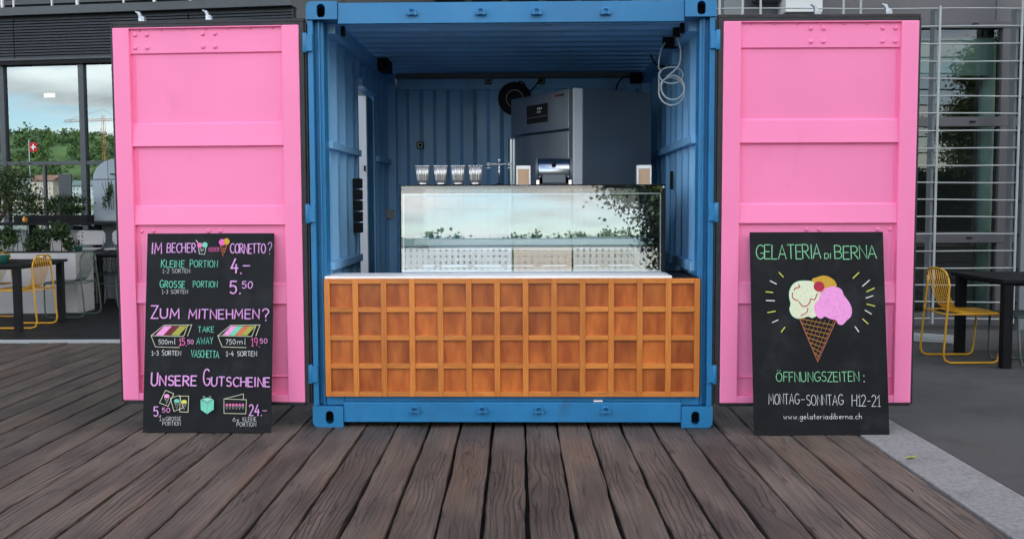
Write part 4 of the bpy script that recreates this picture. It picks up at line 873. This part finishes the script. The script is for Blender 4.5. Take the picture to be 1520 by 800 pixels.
# things on tables
def pot(label, x, y, z):
    t = thing('plant_pot', label, 'pot', (x,y,z)); MB().lathe([(0.042,0),(0.055,0.085),(0.058,0.09),(0.052,0.09),(0.045,0.07),(0,0.07)], n=20).build('pot', M['pot'], t)
    m = MB(); rd = random.Random(int(x*100))
    for k in range(70): leafquad(m, Vector((rd.gauss(0,.03), rd.gauss(0,.03), 0.10+abs(rd.gauss(0.03,.05)))), 0.03, rd)
    tag(m.build('foliage', M['leaf2'], t, recalc=False), kind='stuff')
def leafquad(m, p, s, rd, asp=0.5):
    d = Vector((rd.gauss(0,1), rd.gauss(0,1), rd.gauss(0,1)+0.2)).normalized(); u = d.orthogonal().normalized()
    u.rotate(Matrix.Rotation(rd.uniform(0,6.28),3,d)); v = d.cross(u); s *= rd.uniform(.7,1.3)
    m.add([p-u*s/2, p+v*s*asp/2+d*s*.08, p+u*s/2, p-v*s*asp/2+d*s*.08], [(0,1,2,3)])
pot('teal plant pot on the long black table at far left', -5.62, 4.78, 0.735); pot('small teal plant pot on the table behind the planter', -5.85, 7.1, 0.735)
for lab, x, y in (('silver tea light ball on the long black table', -5.40, 5.15), ('silver tea light ball on the table behind the planter', -5.25, 7.0)):
    t = thing('tea_light', lab, 'tea light', (x,y,0.7352)); MB().lathe([(0.03,0),(0.05,0.015),(0.056,0.04),(0.045,0.065),(0.03,0.072),(0.02,0.06),(0,0.05)], n=20).build('bowl', M['chrome'], t); MB().lathe([(.052,.026),(.0565,.030),(.057,.045),(.050,.050)], n=20).build('band', M['green_dk'], t)
# planter with hedge plants and the small olive tree
pl = thing('white_planter', 'long white planter box with leafy plants on the terrace', 'planter', (-7.5,6.45,0.013))
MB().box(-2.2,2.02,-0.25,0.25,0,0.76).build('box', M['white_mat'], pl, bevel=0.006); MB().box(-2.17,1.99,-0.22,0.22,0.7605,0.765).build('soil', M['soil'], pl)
def clump(parent, name, c, rx, ry, rz_, n, s, seed, m=M['leaf2'], stems=6):
    rd = random.Random(seed); o = MB()
    cl = [(rd.uniform(-1,1), rd.uniform(-1,1), rd.uniform(-.8,1)) for _ in range(max(6, n//60))]
    for k in range(n):
        q = rd.choice(cl); p = Vector((c[0]+rx*(q[0]*.8+rd.gauss(0,.16)), c[1]+ry*(q[1]*.8+rd.gauss(0,.16)), c[2]+rz_*(q[2]*.8+rd.gauss(0,.2)))); leafquad(o, p, s, rd, 0.45)
    for k in range(stems):
        x = c[0]+rx*rd.uniform(-.8,.8); y = c[1]+ry*rd.uniform(-.6,.6); o.tube([(x,y,c[2]-rz_),(x+rd.uniform(-.03,.03),y,c[2]),(x+rd.uniform(-.06,.06),y,c[2]+rz_*.8)], 0.004, 5)
    return tag(o.build(name, m, parent, recalc=False), kind='stuff')
for k in range(6):
    t = thing('leafy_plant', ['bushy dark plant at the end of the white planter','dark leafy plant second from the planter end','dark leafy plant in the middle of the white planter','leafy plant beside the olive trunk in the planter','leafy plant left of the olive trunk in the planter','leafy plant at far left of the white planter'][k], 'plant', (-5.72-k*0.36,6.45,0.775), 0, 'plants in the white planter')
    clump(t, 'foliage', (0,0,0.17), 0.21, 0.20, 0.17, 420, 0.075, 40+k)
ol = thing('olive_tree', 'small olive tree with thick crown in the white planter', 'tree', (-6.62,6.45,0.775))
MB().tube([(0,0,0),(.02,.01,.12),(-.01,0,.25),(.02,.02,.38)], [.055,.048,.042,.035], 10).tube([(.02,.02,.36),(.15,.05,.55),(.25,.08,.75)], [.03,.02,.01], 8).tube([(.02,.02,.36),(-.12,-.05,.58),(-.2,-.02,.8)], [.03,.02,.01], 8).tube([(.02,.02,.36),(.03,.1,.6),(.05,.1,.9)], [.028,.02,.01], 8).build('trunk', M['bark'], ol)
clump(ol, 'crown', (0.02,0,0.74), 0.43, 0.36, 0.36, 3800, 0.05, 5, M['leaf'], 10)
# high bar along the window
br = thing('high_bar', 'black high bar counter on white panels before the window', 'bar', (-6.3,7.95,0.013))
box('bar_top', M['black'], br, -2.6, 1.45, -0.25, 0.25, 1.075, 1.115, bevel=0.004)
for x in (-2.3,-0.62,0.32,1.25): box('leg', M['black'], br, x, x+0.07, -0.03, 0.04, 0, 1.0745)
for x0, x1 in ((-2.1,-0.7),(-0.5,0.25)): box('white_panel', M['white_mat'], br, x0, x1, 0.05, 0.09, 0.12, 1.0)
def bar_stool(label, x, y):
    t = thing('bar_stool', label, 'stool', (x,y,0.013), 0, 'white bar stools at the high bar')
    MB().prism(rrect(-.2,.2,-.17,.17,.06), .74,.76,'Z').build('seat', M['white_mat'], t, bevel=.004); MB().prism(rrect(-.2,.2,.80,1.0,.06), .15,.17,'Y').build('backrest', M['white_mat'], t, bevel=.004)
    for sx in (-1,1):
        for sy in (-1,1): MB().tube([(sx*.16,sy*.13,.74),(sx*.20,sy*.17,0)], .010, 8).build('leg', M['white_mat'], t)
        MB().tube([(sx*.17,.14,.76),(sx*.17,.16,.98)], .008, 6).build('back_post', M['white_mat'], t)
    MB().tube([(-.185,-.155,.25),(.185,-.155,.25),(.185,.155,.25),(-.185,.155,.25)], .007, 6, closed=True).build('foot_ring', M['white_mat'], t)
bar_stool('white bar stool next to the pink door', -5.47, 7.62); bar_stool('second white bar stool from the pink door', -5.97, 7.62)
t = thing('clipped_bush', 'low dark bush in a trough on the high bar', 'bush', (-6.60,8.02,1.128)); box('trough', M['black'], t, -.52,.52,-.12,.12,0,.10); clump(t, 'foliage', (0,0,.24), .50, .16, .15, 1900, .045, 77, M['leaf2'], 10)
t = thing('candle_jar', 'small amber candle jar on the high bar', 'candle', (-6.91,7.80,1.128)); MB().lathe([(.03,0),(.035,.02),(.035,.06),(.02,.075),(.02,.09),(0,.09)], n=16).build('jar', mat('amber_glass', (.55,.25,.03), .2), t)
# pale grey rounded cabinet by the window
t = thing('rounded_cabinet', 'pale grey round topped metal cabinet before the window', 'cabinet', (-5.70,8.35,0.013), R(-6))
mb = MB(); hw = .36; pr = [(-hw,0),(hw,0),(hw,1.72)]+[(hw*math.cos(R(a)),1.72+.30*math.sin(R(a))) for a in range(15,180,15)]+[(-hw,1.72)]; mb.prism(pr, -.25, .25, 'Y').build('cabinet_shell', mat('pale_grey_paint', (.24,.29,.33), .4, var=.08), t, bevel=.01)
for z in (.55,1.12,1.72): box('seam_band', M['grey_dk'], t, -.365, .365, -.256, -.2505, z, z+.012)
MB().tube([(-.08,-.262,1.80),(-.02,-.275,1.80),(.04,-.262,1.80)], .008, 8).build('handle', M['black'], t)
t = thing('hanging_plant', 'sprig of dark leaves hanging in front of the grey cabinet', 'plant', (-5.80,8.0,1.35)); clump(t, 'foliage', (0,0,.17), .09, .08, .22, 260, .045, 9, M['leaf2'], 4); MB().tube([(0,0,.2),(0,0,.62),(.02,.02,.9)], .004, 6).build('stem', M['bark'], t)
t = thing('slate_panel', 'dark upright slate panel standing before the window', 'panel', (-6.70,8.6,0.013)); box('panel', M['grey_dk'], t, -.095,.095,0,.03,.9,1.82, bevel=.003); box('foot', M['grey_dk'], t, -.05,.05,-.05,.08,0,.8995)

# ================================================================== left building
ang = math.atan(-0.15); LB = thing('restaurant_building', 'dark glazed restaurant building with slatted fascia left of the container', 'building', (-8.08,9.56,0.0), ang)
UE = 4.83                                    # facade runs to u = UE near the container
ms = [-4.1,-2.73,-1.36,0.0,1.365,2.73,4.09]
for k, u in enumerate(ms): box('mullion', M['grey_dk'], LB, u-0.045, u+0.045, -0.04, 0.06, 0.0, 3.555, bevel=0.003)
box('mullion', M['grey_dk'], LB, UE-0.09, UE, -0.04, 0.06, 0.0, 3.555, bevel=0.003)
me_ = ms+[UE-0.045]
for a, b_ in zip(me_, me_[1:]):
    for z0, z1 in ((0.02,2.00),(2.06,3.55)):
        MB().add([(a+.046,0.01,z0),(b_-.046,0.01,z0),(b_-.046,0.01,z1),(a+.046,0.01,z1)], [(0,1,2,3)]).build('window_pane', M['glass_left'], LB, recalc=False)
    box('transom', M['grey_dk'], LB, a+.0455, b_-.0455, -.03, .05, 2.001, 2.059, bevel=.002)
    if b_-a > 1: box('glazing_bar', M['grey_dk'], LB, (a+b_)/2-.03, (a+b_)/2+.01, -.015, .03, .02, 2.0005)
box('lintel', M['black'], LB, -4.6, UE+.02, -.10, .10, 3.556, 3.640)
for i in range(14):
    z = 3.675+i*0.0440
    for u0, u1 in ((-4.6,-2.60),(-2.585,0.285),(0.300,3.20),(3.215,UE+.02)):
        MB().prism([(-.10,z-.019),(-.085,z+.012),(-.06,z+.012),(-.06,z-.019)], u0, u1, 'X').build('slat', M['slat'], LB)
box('fascia_back', M['dark'], LB, -4.6, UE+.01, -.055, .10, 3.6405, 4.30)
box('fascia_bottom_trim', M['grey_dk'], LB, -4.6, UE+.03, -.12, -.1005, 3.62, 3.652)
box('fascia_cap', M['grey_dk'], LB, -4.6, UE+.03, -.16, .10, 4.302, 4.43, bevel=.006)
tag(box('upper_wall', M['black'], LB, -14, UE, 2.2, 2.4, 4.20, 17.9))
for i in range(16): box('wall_slat', M['slat'], LB, -4.6, UE, 2.16, 2.199, 4.5+i*0.12, 4.5+i*0.12+.08)
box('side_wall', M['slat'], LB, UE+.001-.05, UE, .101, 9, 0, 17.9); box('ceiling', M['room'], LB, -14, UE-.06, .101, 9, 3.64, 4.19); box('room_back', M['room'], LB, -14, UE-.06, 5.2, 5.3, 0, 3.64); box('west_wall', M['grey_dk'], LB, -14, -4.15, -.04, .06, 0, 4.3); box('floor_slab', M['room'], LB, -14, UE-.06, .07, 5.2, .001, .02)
for u, y, z in ((1.05,2.5,3.36),(3.2,2.5,3.36),(-.9,2.5,3.36)):
    box('ceiling_lamp', M['lamp'], LB, u-.10, u+.10, y, y+.03, z, z+.07); box('lamp_rod', M['black'], LB, u-.01, u+.01, y+.01, y+.02, z+.0905, 3.6395)
for k, u in enumerate((0.05,1.33,2.61,3.20,4.66)): box('railing_post', mat('white_post', (.75,.75,.76), .4) if k == 0 else bpy.data.materials['white_post'], LB, u-.017+.0, u+.017, -.02, .02, 4.4305, 5.4)
for u in (0.02,0.69,1.92,3.40,4.3):
    a = box('light_post', bpy.data.materials['white_post'], LB, u-.01, u+.01, .3, .33, 4.20, 4.66); MB().lathe([(.02,0),(.05,.02),(.05,.04),(0,.05)], (u,.315,4.661), 14).build('light_head', M['white'], a)
tag(box('hall_roof', mat('roof_soffit', (.10,.10,.10), .6), None, -70, 70, 3.2, 60, 18.0, 18.8), 'huge flat overhanging roof high above both buildings', 'roof')

# ================================================================== right building
RB = thing('concert_hall_wing', 'grey metal building behind a grid of thin horizontal rods', 'building', (0,4.95,0))
X0 = 1.75
box('wall', M['grey'], RB, X0, 9.5, 0.02, 0.25, 3.3455, 17.9)
box('window_head', M['grey'], RB, X0, 9.5, -.03, .0195, 3.265, 3.345, bevel=.004)
for z0, z1 in ((2.198,2.303),(.917,1.033)): box('window_rail', M['grey'], RB, X0, 9.5, -.03, .08, z0, z1, bevel=.004)
box('plinth', M['grey'], RB, X0, 9.5, -.06, .2, 0.0, .135, bevel=.005)
for x0, x1 in ((X0,X0+.14),(3.25,3.37),(5.36,5.50),(5.62,5.74),(7.4,7.55)):
    for z0, z1 in ((.1355,.9165),(1.0335,2.1975),(2.3035,3.2645)): box('window_stile', M['grey'], RB, x0, x1, -.025, .08, z0, z1, bevel=.003)
xs = [X0+.14,3.25,3.37,5.36,5.50,5.62,5.74,7.4]
for a, b_ in ((xs[0],xs[1]),(xs[2],xs[3]),(xs[4],xs[5]),(xs[6],xs[7])):
    for z0, z1 in ((.136,.917),(1.033,2.198),(2.303,3.265)):
        MB().add([(a,.03,z0),(b_,.03,z0),(b_,.03,z1),(a,.03,z1)], [(0,1,2,3)]).build('window_pane', M['glass_right'], RB, recalc=False)
box('roller_blind', M['blind'], RB, 3.38, 5.355, .16, .17, 2.775, 3.19); box('blind_box', M['black'], RB, 3.38, 5.355, .12, .22, 3.195, 3.262)
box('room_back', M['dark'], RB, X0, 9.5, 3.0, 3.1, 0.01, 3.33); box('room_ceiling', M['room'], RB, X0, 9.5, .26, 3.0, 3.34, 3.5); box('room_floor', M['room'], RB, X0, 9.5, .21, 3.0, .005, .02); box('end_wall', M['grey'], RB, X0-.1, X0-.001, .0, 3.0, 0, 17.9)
MB().lathe([(.085,.02),(.085,3.2)], (5.43,.45,0), 24).build('column', M['column'], RB)
for x in (3.55,5.05): 
    for z in (3.305,2.25,.975): box('rail_clip', M['dark'], RB, x-.03, x+.03, -.052, -.0305, z-.008, z+.008)
# joint in the cladding
box('cladding_joint', M['dark'], RB, 5.295, 5.30, .017, .0195, 3.346, 8)
for x0, x1, z0, z1 in ((2.28,2.50,3.32,3.9),(2.62,2.9,3.55,4.0)): box('wall_bracket', M['rod_grey'], RB, x0, x1, -.16, .0195, z0, z1, bevel=.01)
wb = box('cable_box', mat('white_cabinet', (.62,.64,.63), .4), RB, 2.905, 3.30, -.30, .0195, 3.392, 3.75, bevel=.008)
MB().tube([(2.42,-.1,3.2),(2.42,-.1,4.0)], .035, 12).build('downpipe', M['rod_grey'], RB)
for x in (2.33,2.36,2.55): box('wall_fitting', M['black'], RB, x, x+.025, -.22, -.161, 3.27, 3.36)
# screen of rods
SR = thing('rod_screen', 'screen of thin pale horizontal rods on grey uprights before the grey building', 'screen', (0,4.5,0))
rd = random.Random(11)
for i in range(21):
    z = .1224+i*.18175; pts = []
    for k in range(13):
        x = 2.13+(5.36-2.13)*k/12; pts.append((x, 0.004*math.sin(k), z+0.010*math.cos((x-4.5)*3.0+i)*0.4-0.004*(x-4.4)))
    MB().tube(pts, .0078, 6).build('rod', M['rod'], SR)
    MB().tube([(5.50,0,z-.004),(7.6,0,z-.01)], .0078, 6).build('rod', M['rod'], SR)
for x in (2.17,2.41,2.60,3.47,3.65,4.485,5.345):
    z0 = .07 if x > 4 else 2.0
    MB().box(x-.011,x+.011,-.012,-.0085 if False else .004,z0,(3.42 if x == 4.485 else 4.0)).build('upright', M['rod'], SR)
    if x in (4.485,5.345): box('upright_fin', M['rod_grey'], SR, x-.038, x-.013, .03, .15, z0, 3.40)
box('end_post', M['rod_grey'], SR, 5.395, 5.47, -.03, .12, -.0, 4.0, bevel=.004)
for i in range(1, 20, 2): MB().tube([(5.36,0,.1224+i*.18175),(5.40,.05,.1224+i*.18175-.03)], .010, 6).build('rod_clamp', M['black'], SR)
# blue dispenser on a post, half hidden behind the door
t = thing('blue_dispenser', 'small bright blue dispenser box on a post beside the right door', 'dispenser', (3.66,3.2,0))
box('post', M['grey_dk'], t, -.03,.01,0,.04,0,1.18); box('dispenser_box', M['blue_box'], t, -.075,.068,-.06,.0,1.165,1.345, bevel=.01); box('slot', M['dark'], t, -.045,.045,-.0625,-.0602,1.19,1.235); box('lid', M['blue_box'], t, -.07,.062,-.068,-.0605,1.245,1.255)
# metal rack lying on the asphalt
t = thing('floor_rack', 'low rack of pale rods lying on the asphalt behind the chair', 'rack', (3.95,3.75,0.0), R(-28))
for k in range(5): MB().tube([(-.42,-.25+k*.13,.03),(.42,-.25+k*.13,.03)], .010, 6).build('rack_rod', M['rod'], t)
for s in (-1,1): MB().tube([(s*.40,-.29,.012),(s*.40,.31,.012)], .011, 6).build('rack_bar', M['rod_grey'], t)

# ================================================================== what the glass reflects: lake shore behind the camera
def tree(name, label, loc, H, rx, rz_, n, s, seed, group=None, crown_z=None, lean=0.0):
    t = thing(name, label, 'tree', loc, 0, group); rd = random.Random(seed); cz = crown_z if crown_z else H*0.62
    tr = MB(); tr.tube([(0,0,0),(lean*.3,0,H*.15),(lean*.7,.1,H*.32),(lean,0,H*.5)], [.22*H/9,.18*H/9,.15*H/9,.11*H/9], 10)
    cl = []
    for k in range(9):
        a = rd.uniform(0,6.28); e = rd.uniform(.1,1.1); L_ = rd.uniform(.5,.95)
        p = Vector((lean+rx*L_*math.cos(a)*math.cos(e), rx*L_*math.sin(a)*math.cos(e), cz+rz_*L_*math.sin(e)*(1 if k%3 else -.7)))
        q = Vector((lean,0,H*(.34+.14*rd.random()))); mid = (p+q)/2+Vector((0,0,-.05*H)); tr.tube([q,mid,p], [.06*H/9,.04*H/9,.015*H/9], 6); cl.append(p)
    for k in range(95): 
        a = rd.uniform(0,6.28); u = rd.uniform(-1,1); q = math.sqrt(1-u*u)*rd.uniform(.55,1); cl.append(Vector((lean+rx*q*math.cos(a), rx*q*math.sin(a), cz+rz_*u*rd.uniform(.6,1))))
    tr.build('trunk', M['bark'], t); m = MB()
    for k in range(n):
        c = cl[k % len(cl)]; g_ = rx*.13; leafquad(m, c+Vector((rd.gauss(0,g_), rd.gauss(0,g_), rd.gauss(0,g_*.8))), s, rd, .7)
    tag(m.build('crown', M['tree_leaf'], t, recalc=False), kind='stuff'); return t
t0 = tree('quay_tree', 'plane tree on the quay mirrored in the right end of the glass case', (5.6,-15.5,-.14), 8.5, 2.6, 3.3, 110000, .105, 21, 'plane trees along the quay', crown_z=3.9, lean=-1.4)
for k, (x, y, s) in enumerate([(9.5,-15,1.05),(15,-14,1.0),(21,-16,1.15),(11.5,-21,1.2)]):
    c = copy_tree(t0); c.location = (x,y,-.14); c.rotation_euler = (0,0,k*1.7+1); c.scale = (s,s,s); c['label'] = ['second plane tree on the quay right of the camera','third plane tree on the quay right of the camera','plane tree farthest right on the quay','plane tree behind the others on the quay'][k]
random.seed(5)
# far shore town (reads as one mass in the mirrored view)
cols = [(.62,.60,.54),(.55,.50,.42),(.66,.66,.64),(.50,.52,.50),(.58,.46,.36)]
tm = [mat('town_wall_%d' % i, c, .8) for i, c in enumerate(cols)]; tw = mat('town_window', (.30,.31,.31), .5, var=.6, vscale=.08); trf = mat('town_roof', (.20,.10,.07), .8, var=.4, vscale=.02); tre = mat('town_roof_grey', (.15,.20,.19), .8)
bodies = [MB() for _ in cols]; wins = MB(); roofs = [MB(), MB()]
x = -820; hotel = False
while x < 520:
    wd = random.uniform(22, 60); fl = random.randint(3, 4) if x > -200 else random.randint(4, 6); h = fl*3.6+2; y = -560-random.uniform(0, 25); ci = random.randrange(5)
    if -120 < x < -50 and not hotel: hotel = True; x = -95; ci = 2; fl = 4; h = 16; wd = 72; y = -560
    bodies[ci].box(x, x+wd, y-16, y, -1, h); r_ = roofs[1 if -100 < x < 60 else random.random() < .45]
    r_.prism([(y+1,h+.01),(y-8,h+random.uniform(3,6)),(y-17,h+.01)], x-.6, x+wd+.6, 'X')
    nw = int(wd/random.uniform(2.7,4.2)); wh = random.uniform(1.4,2.0)
    for i in range(nw):
        for j in range(fl):
            wx = x+1.2+(wd-2.4)*(i+.25)/nw; wz = 2.2+j*3.6; wins.box(wx, wx+1.1, y-.1, y+.12, wz, wz+wh)
    x += wd+random.choice([0.5,0.5,1,6])
for i, b_ in enumerate(bodies): tag(b_.build('far_shore_town', tm[i]), 'pale lakefront town buildings on the far shore', 'town', 'far shore town', 'stuff')
tag(wins.build('far_shore_windows', tw, recalc=False), 'dark windows of the far lakefront town', 'town', 'far shore town', 'stuff')
tag(roofs[0].build('far_shore_roofs', trf), 'red roofs of the far lakefront town', 'town', 'far shore town', 'stuff'); tag(roofs[1].build('far_shore_roofs', tre), 'grey roofs of the far lakefront town', 'town', 'far shore town', 'stuff')
hill = MB(); nx_, ny_ = 60, 14; hv = []
from mathutils import noise as mn
def hz_(x, y):
    d = (-y-575)/330; d = max(0, min(1, d)); return -1+ (32+44*max(0,min(1,(-x-120)/260))+20*mn.noise(Vector((x*.004, 3.1, 0)))+9*mn.noise(Vector((x*.015,y*.015,1))))*math.sin(d*PI/2)
for j in range(ny_+1):
    for i in range(nx_+1):
        X_ = -1500+3000*i/nx_; Y_ = -575-400*j/ny_; hv.append((X_, Y_, hz_(X_, Y_)))
hill.add(hv, [(j*(nx_+1)+i, j*(nx_+1)+i+1, (j+1)*(nx_+1)+i+1, (j+1)*(nx_+1)+i) for j in range(ny_) for i in range(nx_)], True)
tag(hill.build('hill', mat('hill_grass', (.07,.115,.03), .9, var=.5, vscale=.02), recalc=True), kind='structure')
tag(box('far_shore', mat('far_shore_ground', (.2,.2,.18), .9), None, -1500, 1500, -640, -548, -3, -.95), kind='structure')
wd_ = MB(); rd = random.Random(8)
for k in range(2300):
    X_ = rd.uniform(-900, 500)
    if X_ > -230 and rd.random() < .82: continue
    Y_ = rd.uniform(-920, -590); z = hz_(X_, Y_); s = rd.uniform(3, 7)*(1.7 if rd.random() < .05 else 1)
    for q in range(40):
        leafquad(wd_, Vector((X_+rd.gauss(0,s*.45), Y_+rd.gauss(0,s*.45), z+s*.5+rd.gauss(0,s*.36))), s*.40, rd, .9)
tag(wd_.build('hillside_trees', mat('hill_trees', (.018,.045,.010), .8, col2=(.09,.15,.022), vscale=.05), recalc=False), 'wooded hillside beyond the lake', 'wood', None, 'stuff')

t = thing('flag_pole', 'small red flag with white cross on a quay pole, mirrored in the left window', 'flag', (-37,-21.2,-.14))
MB().tube([(0,0,0),(0,0,5.1)], .03, 8).build('pole', M['rod'], t); fl_ = box('flag', mat('flag_red', (.55,.02,.02), .8), t, .03,.55,-.008,.008,4.45,4.95)
MB().box(.13,.45,-.012,.012,4.66,4.74).box(.25,.33,-.0125,.0125,4.54,4.6595).box(.25,.33,-.0125,.0125,4.7405,4.86).build('white_cross', M['white'], fl_)
t = thing('tower_crane', 'orange tower crane above the far town, mirrored in the left window', 'crane', (-478,-552,-1)); oc = mat('crane_orange', (.60,.25,.08), .6)
cm_ = MB()
for sx in (-.8,.8):
    for sy in (-.8,.8): cm_.box(sx-.08,sx+.08,sy-.08,sy+.08,0,66)
for k in range(22): cm_.tube([(-.8,.8,k*3),(.8,.8,k*3+3)], .07, 4)
cm_.build('mast', oc, t); cj = MB()
for dz, dy in ((62,-.7),(62,.7),(63.5,0)): cj.tube([(-34,dy,dz),(14,dy,dz)], .12, 5)
for k in range(24): cj.tube([(-34+2*k,-.7,62),(-33+2*k,0,63.5),(-32+2*k,-.7,62)], .12, 4)
cj.tube([(-30,0,63.5),(0,0,70),(13,0,63.5)], .12, 4).build('jib', oc, t); box('counterweight', M['plastic_gr'], t, 10,14,-1,1,58.5,61.5)

# building standing far behind the container, seen as a thin band over its roof
t = thing('background_building', 'grey glazed building far behind the container roof', 'building', (1,34,-.14))
box('wall', M['grey'], t, -7.5, 12, 0, 10, 0, 17.9)
for j in range(5):
    for i in range(13): box('window', M['dark'], t, -7.2+i*1.48, -6.0+i*1.48, -.02, .05, 1+j*3.3, 3.2+j*3.3)

t = thing('added_reflection_hedge', 'added hedge behind the camera darkening the reflection in the right hand windows', 'hedge', (17,-19,-.14)); hm = MB(); rd = random.Random(31)  # hedge added to keep the bright town out of the right windows
for k in range(9000): leafquad(hm, Vector((rd.uniform(-10,12), rd.choice([-.5,.5])+rd.gauss(0,.12), rd.uniform(0,2.7))), .20, rd, .8)
tag(hm.build('foliage', M['tree_leaf'], t, recalc=False), kind='stuff'); box('inner_mass', M['soil'], t, -9.8, 11.8, -.4, .4, 0, 2.6)
